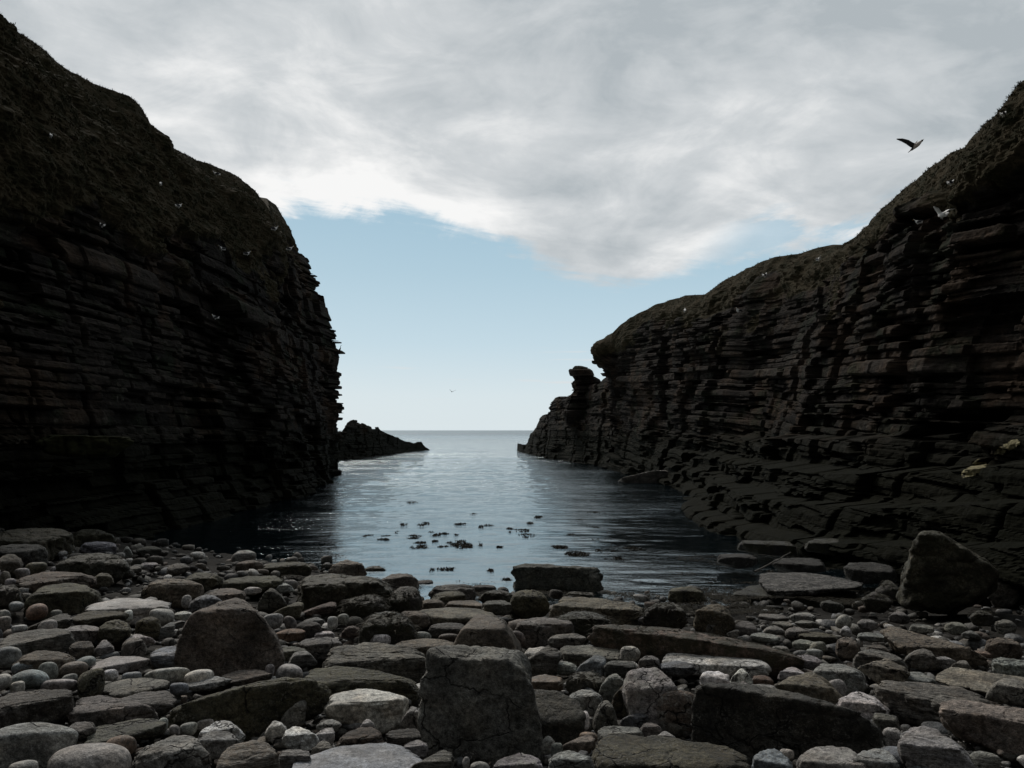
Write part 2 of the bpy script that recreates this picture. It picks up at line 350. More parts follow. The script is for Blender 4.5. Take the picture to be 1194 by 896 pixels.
# ------------------------------------------------------------------ cliffs
LB = np.cumsum(np.concatenate([[-6.], np.exp(rng.normal(-2.25, .95, 480))])); LB = LB[LB < 30]
def strata(P, N, S, g, amp=1.0, dip=(0, 0), seed=0, big=.55, jag=0.0):
    """push a cliff surface in and out by its beds, joints and fissures (P, N: (...,3), S: length along the cliff, g: grass cover 0..1)"""
    x, y, z = P[..., 0], P[..., 1], P[..., 2]
    zl = z + dip[0]*x + dip[1]*y + .09*fbm(x*.22, y*.22, z*.2, seed+1, 3)
    idx = np.searchsorted(LB, zl); th = LB[np.clip(idx, 1, len(LB)-1)] - LB[np.clip(idx-1, 0, len(LB)-2)]
    fr = np.clip((zl - LB[np.clip(idx-1, 0, len(LB)-2)])/th, 0, 1)
    bl = .5 + 2.2*np.clip(th/.3, .3, 3)
    q = S/bl + h2(idx, idx*0+3, seed)*5 + .12*vnoise(S*3, z*3, 0, seed+5); bi = np.floor(q); bf = q - bi
    # every bed is broken into blocks; a block keeps one setback, so faces stay flat and edges crisp
    Sc = (bi + .5 - h2(idx, idx*0+3, seed)*5)*bl
    zc = LB[np.clip(idx-1, 0, len(LB)-2)] + th*.5
    Sb = np.where(np.abs(fr-.5) < 2, Sc, S)
    lay = h2(idx, idx*0, seed+2)
    blk = h2(idx, bi, seed+3)
    pm = np.clip(.62 + .9*fbm(x*.28, y*.28, z*.45, seed+21, 3), .2, 1.25)
    grp = vnoise(zc*.8, Sb*.15, 0, seed+9) + .6*vnoise(zc*1.9, Sb*.4, 4, seed+10)
    # square buttresses and recesses, several beds high
    zq = zl/2.3 + .5*h2(np.floor(S/3.1), 0*idx, seed+40); zi_ = np.floor(zq); sq = S/1.9 + 3*h2(zi_, 0*idx, seed+41); col_ = h2(np.floor(sq), zi_, seed+42)
    cf = np.exp(-(np.minimum(sq-np.floor(sq), 1-(sq-np.floor(sq)))*1.9/.05)**2)*(h2(np.floor(sq+.5), zi_, seed+43) > -.2)
    d = (.09*lay + .14*blk*np.clip(th/.2, .4, 1.5))*pm + .20*grp + .20*col_ - .22*cf
    groove = np.maximum(np.exp(-(fr/.10)**2), np.exp(-((1-fr)/.10)**2))
    jt = np.exp(-(np.minimum(bf, 1-bf)*bl/.045)**2)
    d = d - (.08*groove*np.clip(th/.2, .25, 1.2) + .10*jt*np.clip(th/.25, .2, 1.3))*pm
    d = d + big*1.2*fbm(Sb*.14, zc*.12, 0, seed+11, 5)
    fis = 1-np.abs(vnoise(Sb*.33, zc*.07, 2, seed+12)); d = d - big*1.5*np.clip(fis-.76, 0, 1)*3
    fis = 1-np.abs(vnoise(Sb*.95, zc*.16, 7, seed+14)); d = d - .45*np.clip(fis-.84, 0, 1)*3
    d = d + .022*fbm(x*5, y*5, z*7, seed+15, 3)
    soft = big*1.0*fbm(x*.16, y*.16, z*.12, seed+11, 4) + .26*fbm(x*.9, y*.9, z*1.1, seed+17, 5, .55) + .10*np.abs(fbm(x*3.1, y*3.1, z*3.1, seed+18, 3))
    d = d*(1-g) + soft*g
    c = np.clip(.5 + .5*(.55*lay + .5*blk), 0, 1)
    d = d - d[d.shape[0]//6:-d.shape[0]//6].mean() if d.shape[0] > 300 else d - d.mean()
    return P + N*(d*amp + jag*(.20*lay + .13*blk))[..., None], c
def resample(poly, n):
    poly = np.asarray(poly, float); L = np.concatenate([[0], np.cumsum(np.linalg.norm(np.diff(poly, axis=0), axis=1))]); L /= L[-1]
    t = np.linspace(0, 1, n); return np.stack([np.interp(t, L, poly[:, k]) for k in range(poly.shape[1])], -1)
def build_cliff(name, cols, samp, nt, side, seed, dip, label, grass_from, edgefix=True, big=.55, back=True, amp=1.0, mat='cliff', calm=None):
    """cols: list of (key, profile polyline of (x, y, z)); samp: key values of the columns actually built"""
    keys = np.array([c[0] for c in cols]); prof = np.array([resample(c[1], 60) for c in cols])
    ns = len(samp); B = np.zeros((ns, 60, 3))
    for j in range(60):
        for k in range(3): B[:, j, k] = np.interp(samp, keys, prof[:, j, k])
    tt = np.linspace(0, 59, nt); lo = np.floor(tt).astype(int).clip(0, 58); fr = (tt-lo)[None, :, None]
    P = B[:, lo]*(1-fr) + B[:, lo+1]*fr
    ds = np.gradient(P[:, nt//3], axis=0); S = np.concatenate([[0], np.cumsum(np.linalg.norm(np.diff(P[:, nt//3], axis=0), axis=1))])
    T = np.linspace(0, 1, nt)
    tan_s = np.gradient(B, axis=0).mean(1); k = max(3, ns//60)
    ker = np.ones(k)/k
    tn = np.stack([np.convolve(np.pad(tan_s[:, i]/np.maximum(1e-6, np.linalg.norm(tan_s, axis=1)), (k, k), 'edge'), ker, 'same')[k:-k] for i in range(3)], -1)
    Nn = np.stack([tn[:, 1], -tn[:, 0], 0*tn[:, 0]], -1)*side; Nn /= np.linalg.norm(Nn, axis=1)[:, None]
    N = np.repeat(Nn[:, None, :], nt, 1).copy()
    up = np.clip((T-.72)/.28, 0, 1)[None, :]*.8; N[..., 2] = up; N /= np.linalg.norm(N, axis=-1)[..., None]
    Sg = np.repeat(S[:, None], nt, 1)
    g0 = grass_from(P)                                        # 0 bare rock .. 1 turf
    g = np.clip(g0 + .45*fbm(P[..., 0]*.35, P[..., 1]*.35, P[..., 2]*.5, seed+31, 4), 0, 1)
    g = np.clip((g-.35)/.3, 0, 1)
    fadeT = np.ones((1, nt)) if not edgefix else (1-.8*np.clip((T-.86)/.14, 0, 1))[None, :]
    if calm: fadeT = fadeT*(1-.50*np.exp(-((samp-calm)/2.6)**2))[:, None]
    jg = 0.0 if not calm else (np.exp(-((samp-calm)/2.2)**2))[:, None]*(1-g)
    Q, c = strata(P, N, Sg, g, amp*fadeT, dip, seed, big, jg)
    rows = [Q]
    if back:
        e = Q[:, -1]; out = -Nn
        R = [e + out*dd + np.array([0, 0, zz]) for dd, zz in ((.5, .06), (1.2, .10), (2.5, .12), (5, .1), (10, .0), (25, -.4), (70, -2), (400, -6))]
        R = np.stack(R, 1); R[..., 2] += .08*vnoise(R[..., 0]*.8, R[..., 1]*.8, 0, 3)
        rows.append(R); g = np.concatenate([g, np.ones((ns, R.shape[1]))], 1); c = np.concatenate([c, np.full((ns, R.shape[1]), .5)], 1)
    Q = np.concatenate(rows, 1)
    f = grid_faces(*Q.shape[:2]); 
    if side > 0: f = f[:, ::-1]
    me = mesh_np(name, Q, f, False); attr(me, 'grass', g); attr(me, 'layer', c)
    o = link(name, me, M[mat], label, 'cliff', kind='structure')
    return Q, g, Nn
def pxp(px, py, Y): return ((px-CX)/F*Y, Y, (HY-py)/F*Y)

# left wall ------------------------------------------------
edge_px = [(-260, -150, 19.5), (-120, -60, 22.5), (0, 28, 26), (30, 43, 27.2), (60, 65, 28.5), (85, 84, 29.5), (110, 97, 30.5), (150, 112, 31.8), (161, 123, 32.3), (167, 131, 32.5), (167, 146, 32.8), (200, 175, 35), (235, 190, 37.2), (270, 203, 39.5), (290, 215, 41), (300, 225, 42), (316, 245, 43.7), (330, 268, 45.5)]
E = np.array([pxp(*p) for p in edge_px]); E = np.vstack([[(-14.5, -16, 9), (-16, 0, 12.2), (-16, 10, 12.4)], E])
foot = np.array([(-9, -16, -1.2), (-10.3, 0, -1.4), (-10.2, 10, -1.8), (-9.3, 17, -2.4), (-8.3, 21, -3), (-8.0, 26.5, -3), (-8.2, 35.6, -3), (-9.6, 45, -3), (-10.3, 50, -3)])
FR = [(0, 0), (.10, .09), (.16, .2), (.24, .34), (.34, .5), (.44, .65), (.60, .79), (.78, .90), (1, 1)]
cols = []
for Yk in [-16, -8, 0, 6, 10, 14, 17, 19.5, 22.5, 26, 27.2, 28.5, 29.5, 30.5, 31.8, 32.3, 32.5, 32.8, 35, 37.2, 39.5, 41, 42, 43.7]:
    e = [np.interp(Yk, E[:, 1], E[:, k]) for k in (0, 2)]; f = [np.interp(Yk, foot[:, 1], foot[:, k]) for k in (0, 2)]
    cols.append((Yk, [(f[0]+(e[0]-f[0])*u, Yk, f[1]+(e[1]-f[1])*v) for u, v in FR]))
cor = [(394, 560), (394, 545), (392, 520), (391, 500), (396, 482), (395, 470), (391, 455), (391, 440), (395, 425), (397, 412), (391, 410), (388, 392), (381, 380), (374, 365), (371, 345), (364, 325), (352, 307), (340, 290), (334, 270), (316, 240)]
for Yk, sh in ((49.5, .13), (51, .30), (51.6, .2)): cols.append((Yk, [((a-CX)/F*51+sh, Yk, (HY-b)/F*51) for a, b in cor]))
cols.append((53.5, [((a-CX)/F*51-4, 54.5, (HY-b)/F*51) for a, b in cor]))
cols.append((56, [((a-CX)/F*51-50, 60, (HY-b)/F*51+1) for a, b in cor]))
p_ = np.linspace(-130, 360, 760); pe = np.interp(p_, [-260, 0, 167, 330, 396], [19.5, 26, 32.6, 45.5, 51])
samp = np.concatenate([np.linspace(-16, 14, 50), 1/np.linspace(1/14.2, 1/51.6, 800), np.linspace(51.8, 56, 50)])
def gfL(P):
    x, y, z = P[..., 0], P[..., 1], P[..., 2]
    return np.clip((z - (2.2 + .16*(y-18)))/5.0, -.25, 1.2)
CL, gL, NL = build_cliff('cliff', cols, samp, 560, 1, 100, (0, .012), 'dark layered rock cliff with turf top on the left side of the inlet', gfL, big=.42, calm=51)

# right wall -----------------------------------------------
edge_px = [(1400, -20, 17.0), (1260, 60, 19), (1194, 95, 20), (1186, 108, 20.6), (1172, 130, 21.5), (1158, 141, 22.2), (1143, 150, 23), (1138, 166, 23.4), (1110, 178, 24.6), (1080, 198, 26.2), (1050, 225, 28.2), (1027, 243, 29.8), (1020, 260, 30.5), (995, 277, 32.5), (980, 288, 33.6), (960, 289, 35), (930, 297, 36.5), (905, 300, 37.5), (870, 313, 40.5), (850, 325, 42), (822, 343, 44.5), (800, 345, 46.5), (780, 349, 48.5), (760, 357, 50.5), (735, 370, 53), (722, 380, 54.5), (712, 390, 55.6)]
E = np.array([pxp(*p) for p in edge_px]); E = np.vstack([[(13.5, -16, 8), (13.5, 0, 9), (13.4, 12, 8.9)], E])
foot = np.array([(8, -16, -1.2), (8.6, 0, -1.4), (8.2, 9, -1.9), (6.6, 13, -2.4), (5.3, 16.5, -2.9), (5.0, 20, -3), (5.3, 26, -3), (6.4, 32, -3), (7.2, 38, -3), (7.3, 45, -3), (6.9, 51, -3), (6.3, 57, -3)])
FN = np.array([(0, 0), (.02, .055), (.12, .065), (.14, .115), (.27, .125), (.29, .175), (.44, .19), (.46, .25), (.57, .262), (.60, .34), (.66, .50), (.74, .66), (.80, .80), (.90, .91), (1, 1)])
FF = np.array([(0, 0), (.03, .055), (.08, .07), (.12, .12), (.18, .14), (.21, .19), (.26, .21), (.29, .27), (.33, .30), (.35, .36), (.40, .54), (.46, .68), (.56, .82), (.76, .92), (1, 1)])
cols = []
for Yk in [-16, 0, 8, 12, 14.5, 17] + list(E[4:, 1]):
    e = [np.interp(Yk, E[:, 1], E[:, k]) for k in (0, 2)]; f = [np.interp(Yk, foot[:, 1], foot[:, k]) for k in (0, 2)]
    w = np.clip((Yk-32)/14, 0, 1); FR = FN*(1-w)+FF*w
    cols.append((Yk, [(f[0]+(e[0]-f[0])*u, Yk, f[1]+(e[1]-f[1])*v) for u, v in FR]))
nose = [(708, 556), (708, 530), (709, 500), (706, 480), (705, 460), (704, 446), (701, 438), (694, 430), (689, 424), (688, 414), (689, 405), (694, 399), (703, 394), (712, 389)]
for Yk, sh in ((56.6, .1), (57.2, 0), (57.8, .1)): cols.append((Yk, [((a-CX)/F*57+sh, Yk, (HY-b)/F*57) for a, b in nose]))
cols.append((59.5, [((a-CX)/F*57+3, 60, (HY-b)/F*57) for a, b in nose]))
cols.append((62, [((a-CX)/F*57+50, 66, (HY-b)/F*57+1) for a, b in nose]))
samp = np.concatenate([np.linspace(-16, 8, 40), 1/np.linspace(1/8.3, 1/57.8, 1000), np.linspace(58, 62, 40)])
def gfR(P):
    x, y, z = P[..., 0], P[..., 1], P[..., 2]
    return np.clip((z - 3.6)/3.6, -.3, 1.05)
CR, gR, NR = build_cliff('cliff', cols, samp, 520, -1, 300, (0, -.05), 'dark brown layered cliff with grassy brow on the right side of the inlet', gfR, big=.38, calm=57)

# outer headland beyond the right cliff, and the low reef beyond the left one ----------------
def ridge(name, cols, ns, nt, seed, label, amp=.8):
    """cols: (key, closed-over profile from one foot over the crest to the other)"""
    keys = np.array([c[0] for c in cols]); prof = np.array([resample(c[1], 80) for c in cols]); samp = np.linspace(keys[0], keys[-1], ns)
    B = np.zeros((ns, 80, 3))
    for j in range(80):
        for k in range(3): B[:, j, k] = np.interp(samp, keys, prof[:, j, k])
    tt = np.linspace(0, 79, nt); lo = np.floor(tt).astype(int).clip(0, 78); fr = (tt-lo)[None, :, None]
    P = B[:, lo]*(1-fr) + B[:, lo+1]*fr
    a = np.gradient(P, axis=0); b = np.gradient(P, axis=1); N = np.cross(a, b); N /= np.maximum(1e-6, np.linalg.norm(N, axis=-1))[..., None]
    if N[ns//2, nt//2, 2] < 0: N = -N
    S = P[..., 0]*.7 + P[..., 1]*.7
    Q, c = strata(P, N, S, np.zeros(P.shape[:2]), amp*np.clip(np.linspace(1.9, .0, ns), .03, 1)[:, None], (.02, .01), seed, .25)
    me = mesh_np(name, Q, grid_faces(ns, nt), False); attr(me, 'grass', 0*Q[..., 0]); attr(me, 'layer', c)
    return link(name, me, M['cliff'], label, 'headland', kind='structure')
cols = []
for k, (fx, cx, cz, Yk) in enumerate([(6.4, 8.0, 4.6, 60), (6.1, 7.3, 4.5, 64), (5.6, 6.6, 3.9, 67.5), (5.0, 5.9, 3.4, 70.5), (4.6, 5.0, 2.9, 74), (3.9, 4.4, 2.9, 78), (3.3, 3.9, 2.8, 81), (3.2, 3.8, 1.4, 84), (2.7, 3.1, 1.3, 88), (2.3, 2.7, .6, 92), (1.7, 2.1, -.2, 97), (1.2, 1.8, -1.5, 102), (.9, 1.5, -2.5, 106), (.6, 1.3, -3.3, 110)]):
    cols.append((k, [(fx, Yk-2.0, -3), (fx+.15*(cx-fx), Yk-1.4, -1.6), (cx-.35, Yk-.6, cz-.8), (cx, Yk-.1, cz), (cx+1.4, Yk+.6, cz*.96), (cx+3, Yk+2, cz*.7-.4), (cx+7, Yk+5, -3.2)]))
ridge('headland', cols, 420, 320, 500, 'jagged rocky headland stepping down to the sea beyond the right cliff')
def stack(name, lv, Y, seed, label, dpt):
    """a rock pillar lofted through levels (py, left px, right px) at distance Y"""
    lv = np.array(lv, float); n, m = 150, 120
    t = np.linspace(0, 1, n); L = np.linspace(0, 1, len(lv)); py = np.interp(t, L, lv[:, 0]); l = np.interp(t, L, lv[:, 1]); r = np.interp(t, L, lv[:, 2])
    th = np.linspace(0, 2*math.pi, m, endpoint=False); c, s = np.cos(th), np.sin(th)
    cs, ss = np.sign(c)*np.abs(c)**.7, np.sign(s)*np.abs(s)**.7
    P = np.zeros((n, m, 3)); P[..., 0] = ((l+r)/2-CX)[:, None]/F*Y + ((r-l)/2/F*Y)[:, None]*cs[None]
    P[..., 1] = Y + dpt*ss[None]*np.clip((r-l)/20, .4, 1.2)[:, None]; P[..., 2] = ((HY-py)/F*Y)[:, None]
    N = np.zeros_like(P); N[..., 0] = cs[None]; N[..., 1] = ss[None]; N /= np.linalg.norm(N, axis=-1)[..., None]
    Q, cc = strata(P, N, np.repeat((th*1.4)[None], n, 0), np.zeros((n, m)), .40, (0, 0), seed, .05, .8)
    Q[0] = Q[0].mean(0); Q[-1] = Q[-1].mean(0)
    me = mesh_np(name, np.concatenate([Q, Q[:, :1]], 1), grid_faces(n, m+1), False); attr(me, 'grass', np.zeros(n*(m+1))); attr(me, 'layer', np.concatenate([cc, cc[:, :1]], 1))
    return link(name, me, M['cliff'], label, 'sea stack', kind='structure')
stack('sea_stack', [(500, 655, 710), (470, 661, 706), (460, 666, 704), (455, 670, 702), (450, 668, 699), (446, 667, 701), (443, 670, 699), (438, 667, 690), (433, 665, 688), (429, 667, 683), (427, 670, 676)], 70, 41, 'top-heavy rock stack rising beside the right cliff', 1.1)
cols = []
for k, (a, b, Yk, w) in enumerate([(330, 480, 70, 9), (395, 503, 76, 8), (402, 502, 78, 8), (406, 492, 79, 8), (413, 490, 80, 8), (424, 496, 83, 8), (434, 500, 86, 8), (441, 500, 88, 7), (452, 505, 92, 7), (463, 510, 97, 6), (471, 514, 102, 6), (482, 517, 107, 4), (491, 516, 110, 3), (496, 521, 112, 2), (503, 526, 114, 1)]):
    Xk, _, cz = pxp(a, b, Yk)
    cols.append((k, [(Xk, Yk-w, -3.3), (Xk-.2, Yk-w*.5, -3+(cz+3)*.45), (Xk, Yk-.3, cz), (Xk, Yk+.6, cz-.1), (Xk, Yk+w, -3.3)]))
ridge('reef', cols, 360, 160, 700, 'low dark reef sloping into the sea from the foot of the left cliff', .6)
# ------------------------------------------------------------------ stones
_ico = {}
def ico(n):
    if n not in _ico:
        bm = bmesh.new(); bmesh.ops.create_icosphere(bm, subdivisions=n, radius=1.0)
        _ico[n] = (np.array([v.co[:] for v in bm.verts]), np.array([[v.index for v in f.verts] for f in bm.faces])); bm.free()
    return _ico[n]
def hull_shape(dirs, planes, p):
    n = planes[:, :3]; d = planes[:, 3]
    a = np.maximum(dirs @ n.T, 0)/d[None]
    return (a**p).sum(1)**(-1.0/p)
SHAPES = {   # outlines in the stone's own box, counter-clockwise
 'slab': [(-.95, -.55), (.1, -1), (.9, -.75), (1, .1), (.72, .85), (-.1, 1), (-.8, .8), (-1, .1)],
 'block': [(-.97, -.8), (-.4, -1), (.7, -1), (1, -.6), (.95, .6), (.7, 1), (-.5, .97), (-.9, .75)],
 'wedge': [(-1, -.7), (-.2, -1), (.9, -.85), (1, -.4), (.35, .7), (-.05, 1), (-.35, .85), (-.9, -.1)],
 'lean': [(-1, -.65), (-.5, -1), (.7, -.8), (1, .2), (.9, .85), (.5, 1), (-.3, .35), (-.9, -.2)],
 'dome': [(-1, -.4), (-.6, -1), (.6, -1), (1, -.4), (.8, .45), (.25, .95), (-.3, 1), (-.8, .5)],
 'lens': [(-1, .0), (-.6, -.8), (.3, -1), (.9, -.5), (1, .1), (.5, .75), (-.2, 1), (-.8, .5)],
}
def rock_verts(shape, hx, hy, hz, sub, rs, p=None, poly=None, rough=.035, top=None, lay=0.0, pitch=.2):
    dirs, faces = ico(sub)
    if shape == 'round' and poly is None:
        pl = [(1, 0, 0, 1), (-1, 0, 0, 1), (0, 1, 0, 1), (0, -1, 0, 1), (0, 0, 1, 1), (0, 0, -1, 1)]
        pp = p or rs.uniform(2.2, 3.3)
    else:
        q = np.array(poly if poly is not None else SHAPES.get(shape, SHAPES['block']), float)
        if poly is None: q = q*(1-.0) + rs.uniform(-.07, .07, q.shape); q = np.clip(q, -1, 1)
        if poly is None and rs.random() < .5 and shape not in ('lean',): q = q[::-1]*[-1, 1]
        pl = []
        for i in range(len(q)):
            a, b = q[i], q[(i+1) % len(q)]; e = b-a; L = math.hypot(*e)
            if L < 1e-3: continue
            n = np.array([e[1], -e[0]])/L; d = float(n @ a)
            if d < .04: d = .04
            ty = rs.uniform(-.12, .12); m = math.sqrt(1+ty*ty)
            pl.append((n[0]/m, ty/m, n[1]/m, d/m))
        pl.append((0, 1, .1, 1.0))
        tp = top if top is not None else rs.uniform(.35, .75)        # tilted top facet: share of the height above which it cuts in
        cp, sp = math.cos(pitch), math.sin(pitch)
        def metric(n, d):
            v = np.array([n[0]*hx, n[1]*hy, n[2]*hz]); L = np.linalg.norm(v); pl.append((*(v/L), max(.15, d/L)))
        e = rs.uniform(-.10, .10); tl = rs.uniform(-.25, .25)
        cp2, sp2 = math.cos(pitch+e), math.sin(pitch+e)
        metric((tl, -cp2, -sp2), cp2*hy - sp2*hz*.5)                       # upright front face
        metric((rs.uniform(-.08, .08), -sp, cp), cp*hz*.98 - sp*hy*(rs.uniform(.35, .8) if tp < .9 else .12))   # level top seen edge-on
        an = math.radians(rs.uniform(48, 70)); nn = (rs.uniform(-.12, .12), -math.cos(an), math.sin(an))
        dd = nn[2]*(1.0) + (-nn[1])*(.95-1.9*tp)
        if dd < .15: dd = .15
        if tp < .9: pl.append((*nn, dd))
        pp = p or rs.uniform(12, 24)
    for _ in range(3 if shape == 'round' else 5):
        v = rs.normal(size=3); v /= np.linalg.norm(v)
        pl.append((*v, rs.uniform(.84, 1.02) if shape == 'round' else rs.uniform(1.2, 1.4) if poly is not None else rs.uniform(.92, 1.2)))
    r = hull_shape(dirs, np.array(pl), pp)
    co = dirs*r[:, None]
    S = np.array([hx, hy, hz]); w = co*S; m = float(np.mean(S)); o = rs.uniform(0, 99)
    q_ = w/m*1.6+o; cells = np.abs(vnoise(q_[:, 0], q_[:, 1], q_[:, 2], 21)) + .6*np.abs(vnoise(q_[:, 0]*2.1, q_[:, 1]*2.1, q_[:, 2]*2.1, 22))
    k = 1 + (0 if shape == 'round' else rough*1.6)*(cells-.4) + rough*1.3*fbm(w[:, 0]/m*1.4+o, w[:, 1]/m*1.4, w[:, 2]/m*1.4, 5, 3)
    if shape != 'round' or rough > .03:
        k += rough*.9*fbm(w[:, 0]/m*4+o, w[:, 1]/m*5, w[:, 2]/m*5, 6, 4)
        rid = 1-np.abs(vnoise(w[:, 0]/m*1.7+o, w[:, 1]/m*1.7, w[:, 2]/m*2.6, 9)); k -= rough*1.6*np.clip(rid-.88, 0, 1)*7
    if lay:
        z = (w[:, 2]/m + .25*w[:, 0]/m*rs.uniform(-1, 1) + .12*fbm(w[:, 0]/m*1.2, w[:, 1]/m*1.2, w[:, 2]/m, 7, 3))*rs.uniform(7, 10)
        zi = np.floor(z); zf = z-zi; a = h2(zi.astype(int), 0*zi.astype(int), 4)
        k += lay*(.05*a - .05*np.exp(-(zf/.12)**2))
    return w*k[:, None], faces
PAL = {'g': ((.26, .26, .25), 'grey'), 'b': ((.20, .215, .235), 'blue-grey'), 'l': ((.48, .475, .46), 'pale grey'), 'w': ((.66, .65, .63), 'whitish'),
       'o': ((.085, .078, .054), 'olive-brown'), 'n': ((.15, .127, .104), 'brown'), 'r': ((.16, .115, .09), 'reddish'), 'd': ((.08, .076, .067), 'dark'), 'e': ((.26, .24, .205), 'beige'), 'k': ((.17, .163, .147), 'dark grey')}
DEF = {'round': 'smooth'}
STONES = []      # (px box, colour word, shape, label or None)
def add_stone(x0, y0, x1, y1, shape, c, mat=None, label=None, short=None, depth=None, poly=None, sub=None, p=None, rough=None, top=None, lay=0.0, name=None, Y=None, z0=None, cat=None, kind=None, group=None):
    i = len(STONES); rs = np.random.default_rng(1000+i)
    if shape == 'round' and label is None and x0 > 560 and i % 2: shape = ('wedge', 'dome', 'lean')[i % 3]; p = 8; mat = mat or 'rough'
    w, h = x1-x0, y1-y0; cx, cy = (x0+x1)/2, (y0+y1)/2
    Yg = Y if Y is not None else hit(cx, y1-.08*h)
    dr = depth or (.85 if shape == 'round' else .75)
    d = dr*w*Yg/F; d = min(d, 3.2*h*Yg/F + .25*w*Yg/F, 1.6)
    Yc = Yg + (d*.5 if Y is None else 0)
    a = (cx-CX)/F; b = (HY-cy)/F; ray = Vector((a, 1, b)); C_ = ray*Yc; yv = ray.normalized()
    xv = yv.cross(Vector((0, 0, 1))).normalized(); zv = xv.cross(yv)
    cphi = math.cos(math.atan(a)); hx = w/2*Yc/F*cphi; hz = h/2*Yc/F*1.02
    if poly is not None:
        poly = [((u-cx)/(w/2), (cy-v)/(h/2)) for u, v in poly]
        ar = sum(poly[j][0]*poly[(j+1) % len(poly)][1]-poly[(j+1) % len(poly)][0]*poly[j][1] for j in range(len(poly)))
        if ar < 0: poly = poly[::-1]
    if sub is None: sub = 6 if w > 95 else 5 if w > 38 else 4
    if rough is None: rough = .02 if shape == 'round' else .045
    if c in 'd' and mat is None: mat = 'weedy' if i % 2 else 'rough'
    V, Fa = rock_verts(shape, hx, d/2, hz, sub, rs, p, poly, rough, top, lay, math.atan(-b))
    if cy > 702 or Y is not None: pass
    ml = mat or DEF.get(shape, 'rough')
    nm = name or ('boulder' if w > 70 else 'cobble' if shape == 'round' else 'beach_stone')
    # sink the underside a little so that the stone is bedded between its neighbours
    zz = V[:, 2]; V[:, 2] = np.where(zz < 0, zz*(1.38 if Y is not None else 1.45 if w > 60 else 1.2), zz)
    base = C_ - zv*hz
    V = V + np.array([0, 0, hz])
    me = mesh_np(nm, V, Fa); o = link(nm, me, M[ml])
    o.matrix_world = Matrix.Translation(base) @ Matrix((xv, yv, zv)).transposed().to_4x4()
    cc = np.array(PAL[c][0])*rs.uniform(.85, 1.15)*(1+rs.uniform(-.05, .05, 3)); o.color = (*cc, 1)
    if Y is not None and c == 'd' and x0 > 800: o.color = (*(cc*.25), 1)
    STONES.append(dict(o=o, box=(x0, y0, x1, y1), c=c, shape=shape, mat=ml, label=label, short=short, cat=cat, group=group, kind=kind))
    return o
A = add_stone
# --- the stones that stand out in the picture
A(492, 756, 634, 886, 'block', 'k', 'rough', 'tall upright block of dark speckled rock, central foreground of the beach', 'the tall upright block', poly=[(493, 835), (497, 775), (503, 757), (560, 757), (604, 760), (617, 776), (624, 810), (634, 855), (625, 880), (560, 886), (505, 870)], depth=.62, top=.97, sub=6, rough=.035, p=22)
A(522, 715, 616, 768, 'wedge', 'n', 'cracked', 'leaning brown wedge with dark diagonal cracks, behind the tall upright block', 'the cracked wedge', poly=[(522, 760), (545, 726), (556, 716), (572, 717), (590, 726), (602, 745), (616, 768), (560, 770)], top=.8, p=20, rough=.025)
A(207, 700, 333, 790, 'wedge', 'n', 'rough', 'big brown boulder with flat sloping face and pale vein, left part of the beach', 'the big brown boulder', poly=[(207, 752), (222, 718), (240, 707), (272, 701), (286, 702), (302, 716), (333, 760), (325, 778), (275, 790), (240, 784), (210, 770)], top=.9, p=22, rough=.025)
A(195, 792, 384, 848, 'slab', 'o', 'rough', 'long olive-brown slab with arched pale-edged top, left foreground', 'the long olive slab', poly=[(195, 835), (200, 822), (222, 805), (262, 799), (300, 797), (325, 792), (350, 794), (370, 803), (384, 813), (376, 830), (325, 848), (210, 848)], depth=.35, top=.93, p=18, lay=.5)
A(378, 803, 475, 847, 'slab', 'l', 'smooth', 'pale grey flat-topped boulder between the long olive slab and the tall upright block', 'the flat pale boulder', poly=[(378, 822), (392, 807), (420, 803), (455, 809), (475, 817), (468, 842), (440, 847), (385, 835)], top=.32, rough=.03)
A(813, 800, 1030, 880, 'block', 'd', 'rough', 'long dark squared block with streaked face, right foreground', 'the long dark block', poly=[(813, 872), (814, 812), (830, 806), (868, 804), (905, 806), (1000, 831), (1026, 846), (1030, 870), (1005, 879), (880, 880)], depth=.45, top=.95, p=22)
A(689, 860, 876, 915, 'slab', 'o', 'rough', 'broad flat olive-grey boulder at the bottom edge, right of centre', 'the broad flat boulder', poly=[(689, 888), (698, 868), (712, 862), (790, 862), (850, 866), (870, 876), (876, 895), (860, 915), (710, 915)], depth=.7, top=.45, p=14)
A(1046, 849, 1150, 910, 'lean', 'g', 'striped', 'streaky grey boulder sloping down to the right, bottom right corner region', 'the streaky grey boulder', poly=[(1046, 876), (1056, 860), (1075, 850), (1092, 852), (1120, 868), (1150, 895), (1148, 910), (1075, 908), (1050, 890)], top=.6)
A(1094, 817, 1225, 874, 'slab', 'e', 'rough', 'big beige-grey slab cut off by the right edge of the picture', 'the big beige slab', poly=[(1094, 845), (1098, 825), (1110, 818), (1180, 822), (1225, 822), (1225, 868), (1200, 874), (1110, 856)], depth=.6, top=.55, p=18)
A(1018, 797, 1168, 840, 'lens', 'k', 'layered', 'dark finely layered rock behind the big beige slab', 'the layered dark rock', poly=[(1018, 818), (1030, 801), (1060, 799), (1115, 797), (1145, 806), (1168, 822), (1150, 840), (1050, 840)], top=.7, lay=1.0)
A(-18, 840, 92, 895, 'round', 'l', 'rough', 'large pale grey boulder split by a dark crack, bottom left corner', 'the cracked pale boulder', poly=[(-18, 870), (-16, 850), (10, 841), (45, 841), (75, 850), (92, 864), (80, 882), (30, 895), (-15, 892)], p=9, rough=.02, depth=.6, top=.5)
A(56, 858, 156, 925, 'round', 'g', 'smooth', 'big smooth egg-shaped grey boulder on the bottom edge at left', 'the egg-shaped boulder', rough=.012)
